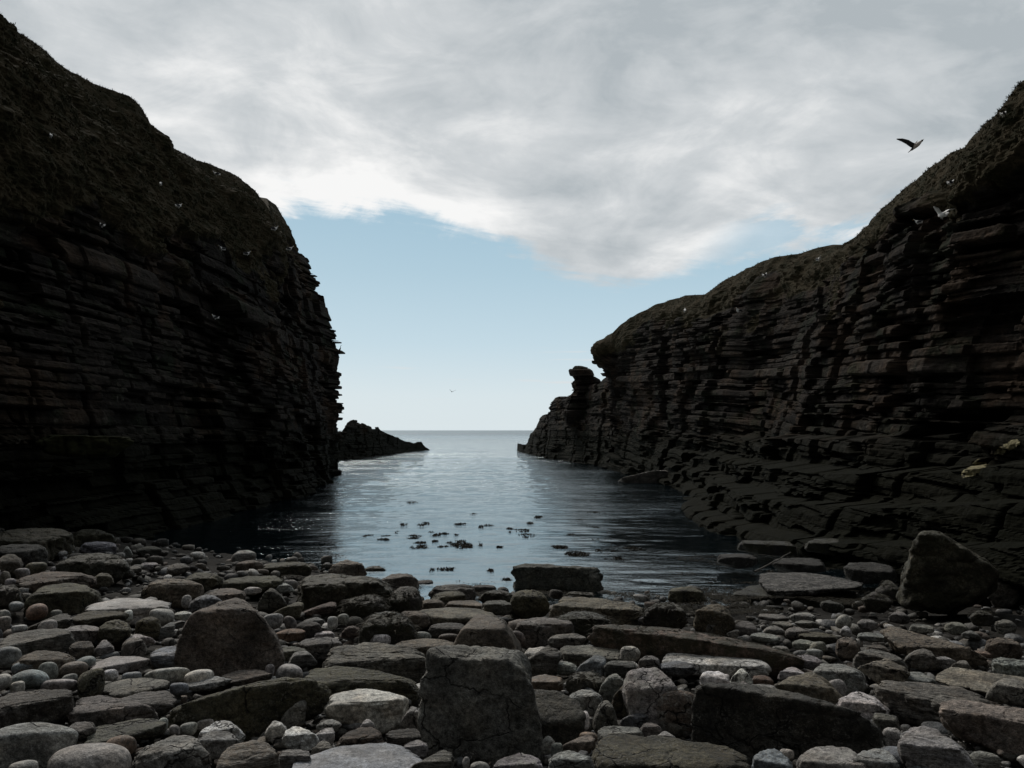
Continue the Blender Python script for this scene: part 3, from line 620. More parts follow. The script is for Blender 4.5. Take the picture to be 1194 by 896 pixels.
A(153, 855, 250, 920, 'dome', 'g', 'mottled', 'rough mottled grey boulder beside the egg-shaped one, bottom edge', 'the mottled grey boulder', p=6)
A(246, 858, 330, 925, 'dome', 'n', 'striped', 'dark domed boulder with brown and white streaks, bottom edge left of centre', 'the streaked dome', p=6)
A(340, 868, 492, 908, 'slab', 'b', 'smooth', 'flat-topped blue-grey slab on the bottom edge left of the tall upright block', 'the blue-grey slab', poly=[(340, 900), (352, 882), (400, 870), (450, 868), (475, 874), (492, 890), (480, 908), (345, 908)], top=.4)
A(772, 757, 894, 783, 'slab', 'l', 'mottled', 'long pale flat-topped slab in front of the reddish-brown log-shaped rock', 'the long pale slab', poly=[(772, 768), (790, 759), (840, 757), (880, 760), (894, 768), (885, 780), (800, 783), (776, 780)], top=.5, p=14)
A(676, 731, 926, 776, 'slab', 'r', 'weedy', 'very long low reddish-brown rock like a log, right of centre', 'the log-shaped rock', poly=[(676, 750), (690, 735), (720, 731), (800, 736), (870, 746), (920, 756), (926, 766), (910, 776), (800, 774), (690, 762)], depth=.28, top=.75)
A(600, 658, 698, 688, 'block', 'd', 'rough', 'dark rectangular block standing in the shallow water', 'the block in the water', poly=[(600, 688), (600, 661), (606, 658), (660, 660), (690, 662), (697, 668), (698, 684), (690, 688)], top=.97, p=24, depth=.4, Y=14.2)
A(613, 803, 682, 864, 'wedge', 'd', 'rough', 'dark angular rock leaning against right side of the tall upright block', 'the dark angular rock', poly=[(613, 803), (632, 803), (655, 808), (678, 822), (682, 838), (674, 858), (640, 864), (622, 858)], top=.85, p=18)
A(726, 777, 792, 850, 'wedge', 'g', 'mottled', 'speckled grey wedge with ridged top behind the round mottled boulder', 'the speckled wedge', poly=[(726, 810), (735, 786), (752, 778), (768, 780), (790, 806), (792, 840), (770, 850), (740, 840)], top=.6, p=18)
A(764, 806, 817, 853, 'round', 'n', 'mottled', 'round brown mottled boulder against left end of the long dark block', 'the round brown boulder')
A(905, 784, 986, 824, 'wedge', 'n', 'rough', 'brown-grey pointed rock resting on top of the long dark block', 'the pointed brown rock', poly=[(905, 804), (925, 790), (942, 784), (952, 787), (978, 804), (986, 816), (970, 824), (925, 814)], top=.7)
A(1002, 769, 1060, 801, 'wedge', 'e', 'rough', 'beige angular stone with a bright flat face, behind the long dark block', 'the bright beige stone', poly=[(1002, 783), (1022, 772), (1036, 769), (1052, 775), (1060, 782), (1046, 798), (1036, 801)], top=.35)
A(1031, 734, 1148, 769, 'lens', 'n', 'rough', 'long brown stone with thin pale upper edge, foot of the right cliff', 'the long edged stone', poly=[(1031, 745), (1045, 735), (1070, 736), (1110, 748), (1148, 755), (1140, 766), (1090, 769), (1045, 759)], top=.85)
A(1046, 620, 1162, 702, 'wedge', 'o', 'weedy', 'big pointed grey-brown boulder with greenish lower half, under the right cliff', 'the big pointed boulder', poly=[(1046, 694), (1054, 664), (1073, 630), (1084, 620), (1098, 622), (1135, 643), (1158, 657), (1162, 670), (1140, 688), (1105, 702), (1070, 698)], top=.97, p=20, Y=11.5, depth=.7)
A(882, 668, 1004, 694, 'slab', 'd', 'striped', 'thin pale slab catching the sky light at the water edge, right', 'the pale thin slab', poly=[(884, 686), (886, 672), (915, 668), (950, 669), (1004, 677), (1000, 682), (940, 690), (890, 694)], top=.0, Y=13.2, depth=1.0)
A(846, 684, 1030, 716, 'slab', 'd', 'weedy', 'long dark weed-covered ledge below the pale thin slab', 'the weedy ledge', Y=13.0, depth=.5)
A(344, 666, 462, 714, 'block', 'o', 'weedy', 'large dark olive block at the shore, left of centre', 'the dark olive block', poly=[(344, 708), (352, 674), (366, 667), (395, 668), (440, 677), (460, 690), (462, 706), (440, 714), (360, 714)], top=.8, p=16)
A(380, 748, 498, 796, 'lens', 'k', 'layered', 'dark folded rock with wavy layers, left of the tall upright block', 'the folded dark rock', poly=[(380, 770), (392, 751), (420, 748), (450, 750), (480, 758), (498, 772), (496, 792), (440, 794), (390, 786)], lay=.8, top=.8)
A(352, 774, 495, 815, 'lean', 'o', 'layered', 'long dark textured rock running behind the flat pale boulder', 'the long dark rock', poly=[(352, 786), (362, 776), (385, 774), (430, 782), (480, 796), (495, 808), (480, 815), (400, 810), (362, 802)], lay=.4, top=.85)
A(25, 680, 120, 714, 'dome', 'o', 'rough', 'big dark olive mound with thin light rim, upper left of the beach', 'the dark olive mound')
A(18, 665, 114, 692, 'lens', 'n', 'rough', 'wide brown boulder behind the dark olive mound', 'the wide brown boulder')
A(83, 811, 185, 847, 'lean', 'k', 'rough', 'long rough grey-brown boulder above the egg-shaped boulder', 'the rough grey boulder', poly=[(83, 825), (95, 813), (120, 811), (160, 822), (182, 834), (185, 843), (160, 847), (105, 843), (85, 835)], top=.6)
A(-12, 804, 86, 846, 'block', 'd', 'rough', 'dark jagged block against the left edge, above the cracked pale boulder', 'the jagged block', p=12)
A(169, 750, 251, 780, 'lens', 'b', 'striped', 'oval blue-grey stone with wavy quartz stripes beside the big brown boulder', 'the quartz-striped oval', top=.7, p=6)
A(0, 734, 84, 762, 'slab', 'k', 'layered', 'flat dark slab with rippled top at the left edge', 'the rippled slab', top=.3)
A(90, 778, 123, 811, 'round', 'o', 'rough', 'upright dark olive round rock among grey cobbles, left', 'the round olive rock', p=3.6)
A(28, 704, 56, 725, 'round', 'r', 'smooth', 'pinkish round cobble below the dark olive mound', 'the pinkish cobble')
A(163, 672, 239, 704, 'dome', 'n', 'rough', 'domed brown boulder at mid left with smooth top', 'the domed brown boulder', p=6)
A(612, 787, 657, 808, 'slab', 'r', 'smooth', 'orange-brown flat stone tucked behind the dark angular rock', 'the orange flat stone', top=.2)
A(330, 848, 374, 874, 'lean', 'w', 'mottled', 'whitish stone in front of the long olive slab', 'the whitish stone', poly=[(330, 860), (336, 849), (350, 848), (370, 860), (374, 871), (350, 874), (335, 868)], top=.3)
A(230, 840, 286, 867, 'wedge', 'w', 'mottled', 'white-mottled rock below left end of the long olive slab', 'the white-mottled rock', top=.5)
A(117, 857, 161, 880, 'round', 'r', 'smooth', 'smooth reddish-brown stone behind the egg-shaped boulder', 'the smooth reddish stone')
A(104, 841, 195, 864, 'slab', 'd', 'rough', 'thin dark slab with a light edge behind the smooth reddish stone', 'the thin dark slab', top=.6)
A(646, 694, 752, 727, 'slab', 'n', 'rough', 'long dark brown slab at the water edge, centre right', 'the long shore slab', poly=[(646, 715), (655, 697), (690, 697), (740, 704), (752, 715), (745, 727), (680, 724), (650, 722)], top=.85)
A(590, 685, 642, 718, 'dome', 'o', 'rough', 'rounded brown boulder just in front of the block in the water', 'the shore boulder', p=6)
A(44, 504, 152, 530, 'slab', 'd', 'weedy', 'flat mossy ledge jutting from the foot of the left cliff', 'the mossy ledge', Y=17.6, depth=1.0, top=.9, p=22, name='rock_ledge', cat='ledge', poly=[(44, 516), (60, 508), (146, 510), (152, 516), (128, 529), (60, 526)])
A(722, 547, 800, 566, 'wedge', 'd', 'layered', 'dark wedge-shaped rock rising from the water under the right cliff', 'the sea wedge', poly=[(722, 559), (760, 550), (790, 547), (799, 549), (800, 566), (735, 566)], Y=43, top=.95, depth=.5)
A(-20, 616, 92, 652, 'slab', 'o', 'weedy', 'broad mossy green-brown rock shelf at the far left of the beach', 'the mossy shelf', top=.6, depth=.7)
A(876, 874, 924, 910, 'dome', 'b', 'smooth', 'blue-grey rounded stone on the bottom edge below the long dark block', 'the blue-grey dome')
A(928, 870, 1014, 910, 'dome', 'g', 'mottled', 'white-flecked rugged rock on the bottom edge below the long dark block', 'the white-flecked rock')
A(973, 808, 1038, 837, 'wedge', 'l', 'rough', 'pale grey faceted stone at right end of the long dark block', 'the pale faceted stone', top=.4)

# --- the rest of the larger stones, as boxes in the picture: x0 y0 x1 y1 shape colour [material]
TXT = '''
80 617 136 642 dome o weedy|93 631 136 649 slab b|-10 634 56 661 slab d|-5 646 27 668 dome n|29 656 56 671 round o|57 661 67 670 round g|64 644 152 676 dome d weedy|0 665 13 681 round n|15 663 35 675 round g|107 668 134 685 dome o
5 675 19 685 round g|-8 682 27 707 dome d|142 637 155 650 wedge g|157 636 191 651 lens d|163 656 185 664 slab g|146 660 165 668 slab k|98 696 201 723 lens g smooth|174 709 206 728 round g|9 701 31 713 round b|-6 711 14 723 round g
-4 719 14 735 round e|57 710 73 721 round k|78 711 147 729 lens o|142 711 155 724 round l|30 717 85 739 lean d|41 723 67 741 round g|13 729 32 737 round l|66 729 121 749 dome g mottled|112 723 153 751 dome o|157 719 189 743 dome o
180 726 205 743 lean g|143 739 181 753 wedge l mottled|-6 754 31 776 round b|15 757 87 789 lens n rough|79 748 109 767 slab n|44 772 68 794 round g|13 772 45 787 round b|69 772 104 792 round n|71 785 92 795 round g|11 781 66 807 round b
-14 785 15 809 round g|12 793 30 808 round l|47 791 93 809 round g|119 781 138 796 round w mottled|142 784 166 796 round b|117 790 198 810 lens k rough|106 765 174 781 lens g smooth|84 765 112 779 round b|109 746 134 764 wedge g|141 743 171 770 dome k
168 777 223 798 round g|133 807 206 833 slab k|76 842 112 860 dome k|7 888 46 908 round l|183 837 197 853 round l|270 641 299 657 dome l|274 653 309 668 dome n|306 655 362 673 slab o|195 657 221 669 lens k|214 667 260 687 lens o
258 671 332 690 slab o|318 680 343 691 wedge l|299 685 333 713 wedge d|284 684 305 693 lens l|239 686 288 705 dome n|219 692 265 715 wedge b|210 694 226 708 round w striped|202 713 225 723 slab l|318 702 355 721 lean o|353 702 394 718 lean n
303 716 332 733 round g|330 718 347 735 round k|343 724 375 745 dome d|381 719 394 732 round l|391 715 407 728 round g|353 720 379 731 lens g|319 733 357 747 lens r rough|366 736 390 747 slab l|344 742 400 768 dome k|295 762 332 783 round g
309 775 321 790 round l|320 773 356 793 round g|336 758 370 776 wedge g|319 754 359 770 lens k|255 780 319 799 lens n layered|213 778 250 802 round l|214 789 267 804 lens g|194 796 220 810 round b|326 817 358 846 lean k|308 841 335 859 wedge l
357 849 391 871 lean l mottled|369 839 399 854 lens g|228 839 250 851 round g|209 841 234 856 round g|197 845 212 858 round g|229 853 278 881 dome g|324 874 363 900 slab g layered|361 864 391 882 wedge k|384 653 426 677 dome n|422 660 450 674 dome d weedy
441 668 489 691 dome n|481 676 506 685 slab d|502 681 553 703 slab d|534 684 553 702 round d|550 682 579 692 slab d|559 688 599 703 dome d|502 689 546 707 dome o|456 683 493 715 dome d weedy|519 700 563 713 slab n|491 698 519 712 dome n
482 708 576 729 slab n|399 694 451 722 dome d weedy|462 712 503 734 slab n|419 714 486 754 dome d weedy|397 729 422 743 wedge n|431 738 456 753 round l|499 726 546 744 slab d layered|483 736 506 748 round g|511 739 537 750 round n|457 744 534 764 lens n
418 838 438 855 wedge l|394 849 450 877 dome n|466 824 494 850 wedge g|449 850 495 869 slab d|468 864 501 882 dome g|477 876 530 905 lean k striped|538 882 548 898 round g|547 889 572 908 round g|577 879 633 910 dome g mottled|602 678 629 688 slab k
639 687 658 698 round d|662 690 693 696 slab d|733 661 779 671 slab d|777 684 823 705 dome o|749 702 802 734 dome d weedy|743 718 767 728 round g|646 712 712 742 dome d weedy|597 719 670 750 dome k|588 734 614 753 round n|640 738 683 755 lens k
611 755 655 774 slab l|651 753 729 774 slab k|719 754 747 774 round w mottled|637 769 650 779 round g|671 763 707 788 lean b rough|642 771 673 786 lens g|705 770 742 788 slab k|731 771 745 782 round l|744 765 770 785 dome k|769 771 813 788 lens b
597 753 654 793 lean k|659 783 704 809 dome d|660 804 705 830 dome g mottled|697 784 736 819 wedge g mottled|712 795 758 837 wedge o|690 816 722 854 round k rough|677 829 688 849 round w|721 829 758 848 round b|695 846 751 866 slab g|746 842 773 861 round k
764 853 791 866 wedge l|629 857 648 878 round g|642 867 657 884 round g|653 857 695 878 round n|674 854 697 867 round r|639 875 692 908 dome g|809 704 858 742 dome o|857 724 883 740 dome k|823 723 841 740 wedge k|847 733 863 743 round k
921 714 952 727 lens g|884 716 920 724 slab k|900 724 925 735 lens k|888 729 917 740 round k|874 738 910 749 lens g|926 723 955 732 lens k|914 732 947 745 dome k|933 737 977 750 lens o|971 716 996 732 round l|978 729 994 742 round l
943 748 963 760 round k|923 746 958 758 lens k|973 743 1003 767 dome n|925 763 960 778 lens g|938 757 960 766 round g|945 773 1011 807 dome g|906 778 946 794 wedge l|850 779 878 803 wedge l|817 783 852 808 block l smooth|876 786 903 802 round r
959 791 988 818 round g|846 793 874 813 lean g|872 798 905 810 slab g|837 785 852 796 round g|908 874 926 886 round g|1146 743 1192 767 dome n|1134 759 1157 767 slab r|1009 751 1038 765 lens n|993 758 1059 786 dome k layered|1052 756 1099 779 wedge k
1156 768 1206 790 block g|1108 770 1134 783 wedge k|1085 765 1115 779 lens g|1091 782 1206 804 slab e|1036 783 1091 801 lens g|1149 791 1206 819 wedge k|1129 878 1170 908 round g striped|1028 847 1053 871 round l|1024 871 1065 893 round b|1018 832 1048 852 block k
994 874 1050 908 dome g mottled|1057 889 1086 905 round b|1100 725 1130 740 lens k|1060 728 1090 738 slab k|1160 722 1185 738 dome k|1000 738 1032 748 slab g|998 722 1025 734 lens k|1165 838 1175 850 round k
955 700 985 714 lens d|1020 676 1056 702 wedge d|1150 672 1190 704 dome d|1004 690 1040 712 lens d|836 646 884 660 slab d|862 630 930 645 slab d|900 650 962 666 slab d|940 628 1006 646 slab d|984 656 1044 678 slab d|1006 622 1056 640 slab d|1035 712 1062 726 wedge k|1130 712 1160 728 dome d|870 752 900 762 round k|898 752 922 764 round k|1015 765 1034 773 round g|1120 735 1145 745 round k|560 700 600 716 dome k|612 722 640 736 dome k|690 722 716 734 round k
'''
for ln in TXT.strip().split('\n'):
    for it in ln.split('|'):
        q = it.split()
        x0, y0, x1, y1 = map(float, q[:4]); sh, c = q[4], q[5]; mt = q[6] if len(q) > 6 else None
        hh = {}
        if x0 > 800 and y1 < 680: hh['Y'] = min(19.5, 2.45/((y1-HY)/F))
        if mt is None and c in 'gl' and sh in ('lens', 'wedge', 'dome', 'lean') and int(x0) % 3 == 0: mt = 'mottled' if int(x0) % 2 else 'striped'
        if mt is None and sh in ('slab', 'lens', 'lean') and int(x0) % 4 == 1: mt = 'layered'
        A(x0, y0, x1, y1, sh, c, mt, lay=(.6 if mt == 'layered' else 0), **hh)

# ---- labels for the rest: look plus place beside a stone that stands out
LM = [s for s in STONES if s['short']]
def size_word(w): return 'tiny' if w < 19 else 'small' if w < 32 else 'medium' if w < 52 else 'large' if w < 80 else 'very large'
SHW = {'round': 'rounded', 'slab': 'flat', 'block': 'squared', 'wedge': 'pointed', 'lean': 'slanting', 'dome': 'humped', 'lens': 'long low'}
MTW = {'mottled': 'speckled', 'striped': 'streaky', 'layered': 'layered', 'weedy': 'weedy', 'cracked': 'cracked'}
used = set(s['label'] for s in STONES if s['label'])
for s in STONES:
    o = s['o']
    if not s['label']:
        x0, y0, x1, y1 = s['box']; cx, cy = (x0+x1)/2, (y0+y1)/2
        noun = 'cobble' if s['shape'] == 'round' else 'stone' if x1-x0 < 70 else 'boulder'
        look = ' '.join(filter(None, [size_word(x1-x0), SHW[s['shape']], MTW.get(s['mat'], ''), PAL[s['c']][1], noun]))
        cand = []
        near = []
        for L in LM:
            a0, b0, a1, b1 = L['box']; dx = max(a0-cx, 0, cx-a1); dy = max(b0-cy, 0, cy-b1); near.append((math.hypot(dx, dy*1.6), L))
        near.sort(key=lambda t: t[0])
        for dd, L in near[:5]:
            a0, b0, a1, b1 = L['box']; mx, my = (a0+a1)/2, (b0+b1)/2
            ux, uy = (cx-mx)/((a1-a0)/2+6), (cy-my)/((b1-b0)/2+4)
            far = '' if dd > 45 else 'just ' if dd < 14 else ''
            if abs(ux) > abs(uy): rel = ('left of ' if ux < 0 else 'right of ')
            else: rel = ('behind ' if uy < 0 else 'in front of ')
            both = ('behind and left of ' if ux < 0 else 'behind and right of ') if uy < 0 else ('in front and left of ' if ux < 0 else 'in front and right of ')
            cand += [f"{look} {far}{rel}{L['short']}", f"{look} {both}{L['short']}"]
        l1, l2 = near[0][1]['short'], near[1][1]['short']
        cand.append(f"{look}, {l1} and {l2} nearby")
        lab = next((c for c in cand if c not in used and len(c.replace('-', ' ').split()) <= 16), None) or next(c for c in cand if c not in used)
        used.add(lab); s['label'] = lab
    o['label'] = s['label']
    if o.name.split('.')[0] == 'rock_ledge': o.data.materials.clear(); o.data.materials.append(M['moss'])
    if o.name.split('.')[0] == 'rock_ledge': o['category'] = 'ledge'
    else:
        o['category'] = {'boulder': 'boulder', 'cobble': 'cobble', 'beach_stone': 'stone'}[o.name.split('.')[0]]
        o['group'] = 'stones strewn over the beach'
print('stones', len(STONES))

# ------------------------------------------------------------------ small shingle between them: one mesh nobody could count
def shingle(n):
    boxes = []
    Vs, Fs = [], []; nv = 0
    d2, f2 = ico(2); d3, f3 = ico(3)
    Yv = 1/rng.uniform(1/19., 1/3.2, n); Xv = rng.uniform(-.66, .66, n)*Yv; wide = rng.random(n) < .22; Xv = np.where(wide, rng.choice([-1, 1], n)*rng.uniform(.64, 1.25, n)*Yv, Xv)
    for X_, Y_ in zip(Xv, Yv):
        gz = float(floor_z(X_, Y_))
        if X_ > 4.0 and Y_ > 9.3 and X_ < .62*Y_ and rng.random() < .6: continue
        if gz < SEA-.10: continue
        px = rng.choice([5, 7, 10, 13], p=[.3, .3, .25, .15])*rng.uniform(.8, 1.3)
        if Y_ > 10: px *= .8
        r = px*Y_/F*.75; r = min(max(r, .02), .11)
        s = np.array([1.15, rng.uniform(.5, 1), rng.uniform(.28, .75)])*r*rng.uniform(.7, 1.15)
        dd, ff = (d3, f3) if Y_ < 7 else (d2, f2)
        v = rng.normal(size=(4, 3)); v /= np.linalg.norm(v, axis=1)[:, None]
        k = np.ones(len(dd))
        pl = np.concatenate([np.vstack([np.eye(3), -np.eye(3)]), v]); k = ((np.maximum(dd @ pl.T, 0))**(q_ := rng.uniform(2.6, 8))).sum(1)**(-1/q_)
        co_ = dd*k[:, None]; co_ *= s
        a, b = rng.uniform(0, 6.28), rng.normal(0, .4)
        ca, sa, cb, sb = math.cos(a), math.sin(a), math.cos(b), math.sin(b)
        R = np.array([[ca, -sa, 0], [sa, ca, 0], [0, 0, 1]]) @ np.array([[1, 0, 0], [0, cb, -sb], [0, sb, cb]])
        lift = rng.uniform(-.1, 1.1)*s[2] + (rng.random() < .5)*rng.uniform(0, .09)
        Vs.append(co_ @ R.T + np.array([X_, Y_, gz+lift])); Fs.append(ff+nv); nv += len(dd)
    me = mesh_np('shingle', np.concatenate(Vs), np.concatenate(Fs))
    link('shingle', me, M['pebble'], 'small grey and brown pebbles filling the gaps between the stones', 'pebbles', kind='stuff')
shingle(N_SHINGLE)
# ------------------------------------------------------------------ blades: turf tufts on the brows and wrack on the shore
def blades(name, pts, L, wd, n, mat, label, cat, seed, droop=.6, up=1.0, kind='stuff', group=None, spread=1.0):
    r = np.random.default_rng(seed); k = 4
    P = np.repeat(np.asarray(pts, float), n, 0); m = len(P)
    if np.ndim(L): L = np.repeat(L, n)
    if np.ndim(wd): wd = np.repeat(wd, n)
    a = r.uniform(0, 2*math.pi, m); dx, dy = np.cos(a), np.sin(a); Ln = L*r.uniform(.5, 1.25, m); lean = r.uniform(.1, 1.0, m)*spread
    P = P + np.stack([dx, dy, 0*dx], -1)*(Ln*r.uniform(0, .5, m)*spread)[:, None]
    V = []
    for j in range(k):
        t = j/(k-1); c = P + np.stack([dx*lean*t*Ln, dy*lean*t*Ln, (up*t - droop*lean*t*t)*Ln], -1)
        w = (wd*(1-t*.85))/2; s = np.stack([-dy, dx, 0*dx], -1)*(w[:, None] if np.ndim(w) else w)
        V += [c-s, c+s]
    V = np.stack(V, 1).reshape(-1, 3); b = (np.arange(m)*2*k)[:, None]
    Fc = np.concatenate([b + np.array([[2*j, 2*j+1, 2*j+3, 2*j+2]]) for j in range(k-1)], 0)
    me = mesh_np(name, V, Fc); return link(name, me, M[mat], label, cat, group=group, kind=kind)
def turf_points(Q, g, cnt, seed, ymax=60):
    r = np.random.default_rng(seed); ns, nt = Q.shape[:2]
    i = r.integers(30, ns-30, cnt*4); j = (r.random(cnt*4)**.8*(nt-9)).astype(int); ok = (g[i, j] > .45) & (Q[i, j, 1] > 8) & (Q[i, j, 1] < ymax) & (j > nt*.3)
    i, j = i[ok][:cnt], j[ok][:cnt]; return Q[i, j]
pL = turf_points(CL, gL, 5000, 5); pR = turf_points(CR, gR, 5000, 6, 57)
blades('clifftop_turf', np.vstack([pL, pR]), .10, .028, 4, 'grass', 'coarse brown-green turf hanging over the tops of both cliffs', 'grass', 7, droop=.9, up=.9)
# tussocks right on the skyline
def sky_pts(Q, nt, cnt, seed):
    r = np.random.default_rng(seed); i = r.integers(60, Q.shape[0]-70, cnt); j = r.integers(nt-14, nt+3, cnt); p = Q[i, j]; return p[p[:, 1] > 15]
blades('clifftop_grass', np.vstack([sky_pts(CL, 560, 2600, 3), sky_pts(CR, 520, 2600, 4)]), .055, .012, 6, 'grass', 'thin grass along the cliff edges against the sky', 'grass', 9, droop=.3)

# ------------------------------------------------------------------ wrack
r = np.random.default_rng(77)
def wx(px, py, Y=None):
    Y = Y or -SEA/((py-HY)/F); return np.array([(px-CX)/F*Y, Y, SEA])
CL_ = [(494, 611, 13, 4), (469, 612, 14, 3), (466, 621, 12, 3), (567, 614, 22, 4), (537, 611, 14, 2), (483, 626, 16, 5), (515, 624, 20, 5), (498, 621, 16, 2), (614, 625, 22, 5), (609, 619, 18, 4), (594, 618, 8, 5), (433, 625, 18, 3), (450, 625, 9, 2), (491, 638, 24, 5), (540, 635, 44, 10), (514, 637, 6, 3), (583, 638, 9, 2), (653, 638, 22, 4), (522, 664, 26, 4), (504, 665, 6, 4), (591, 676, 10, 3), (673, 646, 28, 6), (627, 603, 10, 3), (529, 624, 12, 2), (490, 633, 14, 3), (507, 631, 6, 2), (448, 629, 16, 2), (572, 665, 5, 4), (671, 607, 22, 3), (671, 624, 20, 3), (687, 615, 26, 3), (700, 630, 30, 3), (705, 642, 26, 4), (720, 652, 30, 4), (480, 586, 14, 2), (437, 534, 16, 2), (428, 571, 4, 2), (445, 540, 12, 2), (552, 600, 10, 2), (618, 610, 8, 2), (690, 598, 18, 2), (740, 640, 30, 4)]
LBL = {(540, 635): 'largest patch of dark wrack floating in mid inlet', (522, 664): 'flat raft of dark wrack nearest the shore stones, centre', (673, 646): 'branching dark wrack just behind the block in the water, right', (567, 614): 'wide wrack patch floating farther out, centre', (614, 625): 'dense wrack patch right of the largest patch', (491, 638): 'wrack patch just left of the largest patch', (515, 624): 'wrack patch directly behind the largest patch', (653, 638): 'loose string of wrack behind the block in the water', (483, 626): 'bushy wrack patch left of centre behind others', (437, 534): 'dark wrack streak near the tip of the left reef', (433, 625): 'leftmost string of wrack floating in the inlet', (591, 676): 'small wrack scrap beside left end of the block in the water'}
for (px, py, w, h) in CL_:
    c = wx(px, py); Y = c[1]; n = int(20 + w*h*1.3)
    rx, ry = w/2*Y/F, (h/2)/F*Y/(-SEA/Y)
    ang = r.uniform(0, 6.28, n); rr = np.sqrt(r.random(n))
    P = np.stack([c[0]+rx*rr*np.cos(ang), Y+ry*rr*np.sin(ang), np.full(n, SEA-.005)], -1) + np.array([0, 0, 0])
    keep = vnoise(P[:, 0]*6., P[:, 1]*2.2, 0, 33) > (-.2 if w*h > 60 else -.02); P = P[keep] if keep.sum() > 12 else P
    o = blades('floating_wrack', P - c, .030+.0011*Y, .012+.0005*Y, 4, 'weed', LBL.get((px, py), 'small scrap of dark wrack afloat on the pale water'), 'seaweed', int(px*7+py), droop=.8, up=.75, kind=None, group='patches of wrack floating in the inlet', spread=1.2)
    o.location = c
# wrack heaped on the tidal rocks (right of the inlet and along the water line)
pts = []
for _ in range(5200):
    px = r.uniform(790, 1010); py = 705 + r.normal(0, 26) - (px-900)*.02
    Y = 12.2 + r.uniform(-1.6, 6.5); X = (px-CX)/F*Y; gz = max(float(ground_z(X, Y)), SEA-.02)
    if vnoise(X*1.3, Y*1.1, 0, 12) > -.15: pts.append((X, Y, gz+.02))
for _ in range(2600):
    X = r.uniform(-3.6, 3.2); Y = 13.6 + r.normal(0, .5) - .1*X
    if vnoise(X*1.6, Y*1.3, 5, 12) > .05: pts.append((X, Y, max(float(ground_z(X, Y)), SEA)+.02))
for s in STONES:
    if s['mat'] == 'weedy' and s['box'][1] > 600:
        x0, y0, x1, y1 = s['box']; me = s['o'].data; mw = s['o'].matrix_world; vs = me.vertices; nn = len(vs)
        for q in r.integers(0, nn, 260 if x1-x0 > 50 else 90):
            v = vs[int(q)]
            if v.normal.z > .1: pts.append(tuple(mw @ v.co))
blades('wrack', np.array(pts), .060, .020, 4, 'weed', 'dark bladder wrack draped over the stones at the tide line', 'seaweed', 21, droop=.5, up=.22, spread=1.5)

# ------------------------------------------------------------------ driftwood sticks near the pale thin slab
def tube(pts, rad, m=10):
    pts = np.asarray(pts, float); n = len(pts); V = []
    T = np.gradient(pts, axis=0); T /= np.linalg.norm(T, axis=1)[:, None]
    for i in range(n):
        u = np.cross(T[i], [0.1, .2, 1]); u /= np.linalg.norm(u); v = np.cross(T[i], u)
        for k in range(m):
            a = 2*math.pi*k/m; V.append(pts[i] + rad[i]*(math.cos(a)*u+math.sin(a)*v))
    V = np.array(V); g = np.arange(n*m).reshape(n, m); g = np.concatenate([g, g[:, :1]], 1)
    Fc = np.stack([g[:-1, :-1], g[1:, :-1], g[1:, 1:], g[:-1, 1:]], -1).reshape(-1, 4)
    return V, Fc
for (a, b, lab, rr) in [((880, 668), (922, 645), 'thin bleached stick leaning out of the wrack behind the pale thin slab', .014)]:
    Yb = 12.6; p0, p1 = np.array(pxp(*a, Yb)), np.array(pxp(*b, Yb+.5))
    t = np.linspace(0, 1, 14)[:, None]; P = p0*(1-t)+p1*t + .012*fbm(t*6, 0*t, 0*t, 3, 3)*np.array([0, .5, 1])
    V, Fc = tube(P-p0, rr*(1-.5*t[:, 0])); me = mesh_np('driftwood_stick', V, Fc); o = link('driftwood_stick', me, M['wood'], lab, 'driftwood'); o.location = p0

# ------------------------------------------------------------------ birds
def ell(bm, c, s, rot=(0, 0, 0), seg=14):
    from mathutils import Euler
    m = Matrix.Translation(c) @ Euler(rot).to_matrix().to_4x4() @ Matrix.Diagonal((*s, 1))
    bmesh.ops.create_uvsphere(bm, u_segments=seg, v_segments=seg//2+3, radius=1, matrix=m)
def loft(bm, secs, closed=True):
    """secs: list of (centre, half-width vector, half-height vector)"""
    rings = []
    for c, a, b in secs:
        c, a, b = Vector(c), Vector(a), Vector(b)
        rings.append([bm.verts.new(c + a*math.cos(t) + b*math.sin(t)) for t in [i*2*math.pi/12 for i in range(12)]])
    for r0, r1 in zip(rings[:-1], rings[1:]):
        for i in range(12): bm.faces.new((r0[i], r0[(i+1) % 12], r1[(i+1) % 12], r1[i]))
    bm.faces.new(rings[0][::-1]); bm.faces.new(rings[-1])
def to_mesh(bm, name):
    bmesh.ops.recalc_face_normals(bm, faces=bm.faces); me = bpy.data.meshes.new(name); bm.to_mesh(me); bm.free()
    me.polygons.foreach_set('use_smooth', [True]*len(me.polygons)); return me
def fused(name, bm, mats, pick, voxel, label, cat, group=None):
    """one continuous skin: voxel-fuse the lofts, then give each face its feather colour"""
    o = bpy.data.objects.new(name, to_mesh(bm, name)); COL.objects.link(o)
    md = o.modifiers.new('fuse', 'REMESH'); md.mode = 'VOXEL'; md.voxel_size = voxel; md.use_smooth_shade = True
    dg = bpy.context.evaluated_depsgraph_get(); me = bpy.data.meshes.new_from_object(o.evaluated_get(dg)); o.modifiers.clear(); o.data = me
    me.materials.clear()
    for m in mats: me.materials.append(M[m])
    for p in me.polygons: p.material_index = pick(p.center); p.use_smooth = True
    o['label'] = label; o['category'] = cat
    if group: o['group'] = group
    return o
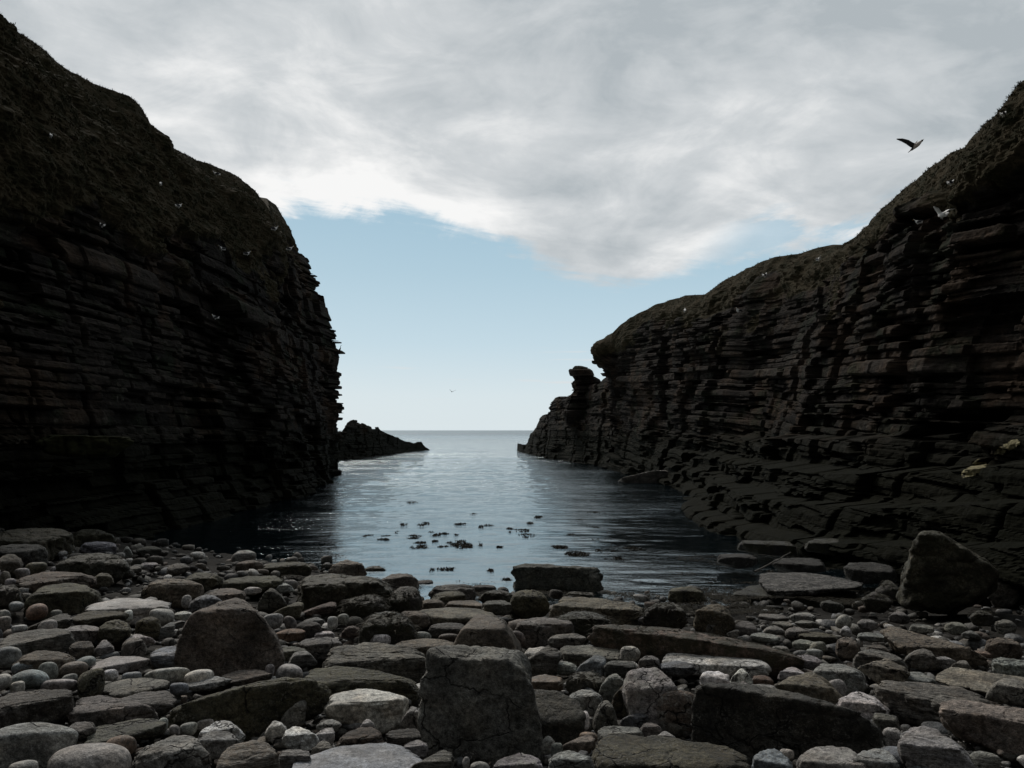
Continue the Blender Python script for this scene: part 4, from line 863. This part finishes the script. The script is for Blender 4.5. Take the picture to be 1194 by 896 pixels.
def flying(name, label, Lw, Rw, head, scale, loc, mats, pick, bill='beak'):
    """head, wings: vectors in camera-facing axes (x right, y away, z up), metres before scale"""
    bm = bmesh.new(); h = Vector(head).normalized(); side = h.cross(Vector((0, 1, 0))).normalized(); d = Vector((0, 1, 0))
    prof = [(-.30, .012), (-.24, .045), (-.16, .06), (-.05, .082), (.05, .085), (.13, .066), (.18, .045), (.225, .046), (.26, .034), (.28, .016)]
    loft(bm, [(h*t, side*r_*.95, d*r_) for t, r_ in prof])
    loft(bm, [(h*-.20, side*.03, d*.045), (h*-.30, side*.020, d*.07), (h*-.37, side*.010, d*.085)])
    for W in (Lw, Rw):
        secs = []
        n = len(W)
        for i, (p, ch) in enumerate(W):
            p = Vector(p); q = Vector(W[min(i+1, n-1)][0]) - Vector(W[max(i-1, 0)][0]); q.normalize()
            cd = (h - q*h.dot(q)); cd = cd.normalized(); nn = q.cross(cd).normalized()
            secs.append((p - cd*ch*.25, cd*ch/2, nn*(.012 if i < n-1 else .006)))
        loft(bm, secs)
    o = fused(name, bm, mats, pick, .009, label, 'bird')
    bm = bmesh.new(); loft(bm, [(h*.275, side*.010, d*.010), (h*.31, side*.008, d*.008), (h*.335 - Vector((0, 0, .006)), side*.003, d*.003)])
    b = link('bill', to_mesh(bm, 'bill'), M[bill], parent=o)
    o.location = loc; o.scale = (scale,)*3
    return o
Yb = 33.
g1 = pxp(1069, 169.5, Yb); k = Yb/F
# image-plane offsets in pixels: body from tail (1061,175) to head (1075,163); near wing sweeps left to (1045,161)
LW = [((-1*k, -.02, 0), .20), ((-6*k, -.06, 1.2*k), .20), ((-12*k, -.12, 3.8*k), .18), ((-19*k, -.16, 5.4*k), .13), ((-26*k, -.18, 5.6*k), .04)]
RW = [((0*k, .05, 1*k), .17), ((3*k, .28, 4*k), .16), ((6*k, .45, 8*k), .12), ((9.5*k, .60, 11.5*k), .03)]
flying('gull', 'pale gull gliding with wings spread above the right cliff', LW, RW, (.62, -.25, .55), 1.0, g1, ['white_feather', 'grey_feather', 'tan_feather'],
       lambda c: 1 if (abs(c.x) > .13 and (c.x < -.13 or c.z > .12)) or (c.x*.62+c.z*.55) < -.16 else 2)
Yb = 110.; k = Yb/F; g2 = pxp(527, 457, Yb)
LW = [((-.05, 0, .0), .22), ((-1.2*k, .05, 1.2*k), .2), ((-3.2*k, .1, 3.2*k), .08)]
RW = [((.05, 0, 0), .22), ((2*k, .05, .8*k), .2), ((4.6*k, .1, 2.0*k), .08)]
flying('gull', 'tiny distant gull flying low over the sea horizon', LW, RW, (.15, -1, .1), 1.0, g2, ['grey_feather'], lambda c: 0)

def perched_mesh(wings=False):
    bm = bmesh.new()
    loft(bm, [((-.22, 0, .07), (0, .03, 0), (0, 0, .02)), ((-.12, 0, .10), (0, .07, 0), (0, 0, .055)), ((0, 0, .125), (0, .085, 0), (0, 0, .08)), ((.09, 0, .15), (0, .07, 0), (.02, 0, .075)), ((.13, 0, .21), (0, .045, 0), (.03, 0, .04)), ((.15, 0, .25), (0, .045, 0), (.04, 0, .03)), ((.165, 0, .285), (0, .015, 0), (.015, 0, .01))])
    for s in (-1, 1):
        ell(bm, (-.07, s*.07, .13), (.17, .022, .055), (0, .18, 0)); ell(bm, (.0, s*.03, .03), (.012, .012, .045))
        if wings:
            loft(bm, [((.02, s*.05, .17), (.09, 0, 0), (0, 0, .02)), ((-.02, s*.22, .30), (.085, 0, 0), (0, 0, .018)), ((-.10, s*.42, .33), (.03, 0, 0), (0, 0, .012))])
    return bm
def bird_on(mesh_o, loc, rz, sc, label, first):
    o = mesh_o if first else mesh_o.copy()
    kids = [] if first else list(mesh_o.children)
    if not first: COL.objects.link(o)
    for ch in kids:
        c = ch.copy(); COL.objects.link(c); c.parent = o
    o.location = loc; o.rotation_euler = (0, 0, rz); o.scale = (sc,)*3; o['label'] = label
    return o
def nearest_surface(px, py, QQ):
    y = QQ[..., 1]; ok = y > 5; a = CX + F*QQ[..., 0]/np.where(ok, y, 1e9); b = HY - F*QQ[..., 2]/np.where(ok, y, 1e9)
    d = np.hypot(a-px, b-py) + np.where(ok, 0, 1e9); d = np.where(d < 2.2, y*.02, d+50)
    i, j = np.unravel_index(np.argmin(d), d.shape); return Vector(QQ[i, j]), i
proto = fused('gull', perched_mesh(), ['white_feather', 'grey_feather'], lambda c: 1 if abs(c.y) > .062 and c.x < .02 else 0, .010, 'x', 'bird', 'white seabirds on the cliffs')
bm = bmesh.new(); loft(bm, [((.185, 0, .262), (0, .010, 0), (0, 0, .010)), ((.225, 0, .258), (0, .007, 0), (0, 0, .008)), ((.25, 0, .248), (0, .002, 0), (0, 0, .003))]); link('bill', to_mesh(bm, 'bill'), M['beak'], parent=proto)
SPOTS = [(181, 217, 'L', 'white gull perched below the notch in the left clifftop'), (202, 239, 'L', 'small white gull perched just below the brightest gull on the left cliff'), (254, 291, 'L', 'white gull perched on a bare ledge midway along the left cliff'), (283, 297, 'L', 'white gull sitting a little seaward of the midway ledge gull, left cliff'), (247, 202, 'L', 'white gull sitting on the turf brow of the left cliff'), (51, 158, 'L', 'white gull perched high on the dark left cliff near the picture edge'), (335, 291, 'L', 'white gull perched at the seaward rim of the left cliff'), (245, 372, 'L', 'lone white gull on the dark layered middle of the left cliff'),
         (316, 268, 'L', 'white gull on the upper seaward shoulder of the left cliff'), (111, 264, 'L', 'white gull low in the turf of the left cliff, left of the others'),
         (1119, 217, 'R', 'white gull sitting above the gull with raised wings, right cliff'), (1178, 134, 'R', 'highest white gull, near the top right corner of the right cliff'), (1080, 259, 'R', 'white gull sitting just left of the gull with raised wings'), (960, 302, 'R', 'white gull under the grass edge midway along the right cliff'), (898, 320, 'R', 'white gull perched on the upper right cliff, seaward of the grass edge gull'), (803, 362, 'R', 'white gull near the seaward top of the right cliff'), (866, 361, 'R', 'white gull on a ledge below the turf of the right cliff')]
for n_, (px, py, sd_, lb) in enumerate(SPOTS):
    p, i = nearest_surface(px, py+2, CL if sd_ == 'L' else CR); nv = (NL if sd_ == 'L' else NR)[min(i, len(NL)-1 if sd_ == 'L' else len(NR)-1)]
    p = p + Vector((nv[0], nv[1], 0))*.22
    bird_on(proto, p, random.uniform(0, 6), max(.52, min(1.0, p.y*.021)), lb, n_ == 0)
pw = fused('gull', perched_mesh(True), ['white_feather'], lambda c: 0, .012, 'white gull with raised wings landing on the right cliff', 'bird', 'white seabirds on the cliffs')
p, i = nearest_surface(1110, 256, CR); pw.location = p + Vector((-.35, -.2, 0)); pw.rotation_euler = (0, 0, 1.9); pw.scale = (.75,)*3
# the dark long-necked bird on the end ledge of the left cliff
bm = bmesh.new()
loft(bm, [((-.20, 0, .02), (.0, .03, 0), (.015, 0, .01)), ((-.12, 0, .14), (0, .07, 0), (.06, 0, -.03)), ((-.03, 0, .30), (0, .09, 0), (.085, 0, -.03)), ((.04, 0, .44), (0, .075, 0), (.07, 0, -.02)), ((.07, 0, .54), (0, .035, 0), (.035, 0, 0)), ((.06, 0, .66), (0, .026, 0), (.026, 0, 0)), ((.09, 0, .76), (0, .03, 0), (.03, 0, .01)), ((.15, 0, .79), (0, .028, 0), (0, 0, .028)), ((.19, 0, .80), (0, .015, 0), (0, 0, .015))])
for s in (-1, 1): ell(bm, (-.06, s*.085, .26), (.05, .02, .17), (0, .25, 0))
sh = fused('shag', bm, ['black_feather'], lambda c: 0, .012, 'black long-necked seabird perched upright on a ledge at the end of the left cliff', 'bird')
bm = bmesh.new(); loft(bm, [((.18, 0, .80), (0, .010, 0), (0, 0, .010)), ((.25, 0, .81), (0, .006, 0), (0, 0, .006)), ((.27, 0, .80), (0, .004, 0), (0, 0, .006))]); link('bill', to_mesh(bm, 'bill'), M['black_feather'], parent=sh)
sh.location = pxp(396.3, 411.5, 51); sh.scale = (.55,)*3

# pale yellow patch of lichen-covered rock on the right cliff
def lichen(poly, lab):
    """a crust a few centimetres thick that follows the ledges of the cliff"""
    W = CR[:, :520]; y = W[..., 1]; ok = (y > 8) & (y < 40); yy_ = np.where(ok, y, 1e9)
    a = CX + F*W[..., 0]/yy_; b = HY - F*W[..., 2]/yy_; m = np.zeros(a.shape, bool)
    nz = 1 + .30*fbm(W[..., 0]*5, W[..., 1]*5, W[..., 2]*7, 8, 3)
    for px, py, rad in poly: m |= ok & (np.hypot(a-px, (b-py)*1.1) < rad*nz*1.5)
    keep = np.zeros_like(m); best = 0; left = m.copy()          # one connected crust: the largest piece
    while left.any():
        cur = np.zeros_like(m); cur[tuple(np.argwhere(left)[0])] = True
        while True:
            g_ = cur.copy(); g_[1:] |= cur[:-1]; g_[:-1] |= cur[1:]; g_[:, 1:] |= cur[:, :-1]; g_[:, :-1] |= cur[:, 1:]; g_ &= left
            if g_.sum() == cur.sum(): break
            cur = g_
        left &= ~cur
        if cur.sum() > best: best = cur.sum(); keep = cur
    m = keep
    idx = -np.ones(m.shape, int); idx[m] = np.arange(m.sum()); Nn = np.broadcast_to(NR[:, None, :], W.shape)
    V0 = W[m]; N0 = Nn[m]; th_ = .03 + .035*np.clip(fbm(V0[:, 0]*9, V0[:, 1]*9, V0[:, 2]*12, 3, 3), -.5, 1)
    c = V0.mean(0); V = V0 + N0*th_[:, None] + [0, 0, .01] - c
    q = np.stack([idx[:-1, :-1], idx[1:, :-1], idx[1:, 1:], idx[:-1, 1:]], -1).reshape(-1, 4); q = q[(q >= 0).all(1)]
    me = mesh_np('lichen_patch', V, q, False); o = link('lichen_patch', me, M['lichen'], lab, 'lichen', group='yellow crusts on the right cliff'); o.location = c
lichen([(1129, 554, 5), (1136, 551, 7), (1142, 545, 7), (1146, 541, 5)], 'bright pale yellow crusted lump on the right cliff, the lower and larger one')
lichen([(1158, 535, 4), (1162, 532, 4), (1166, 530, 5), (1170, 526, 4), (1174, 523, 4), (1179, 521, 4), (1184, 518, 4), (1188, 517, 3)], 'narrow pale yellow streak of crust slanting up beside the larger lump')
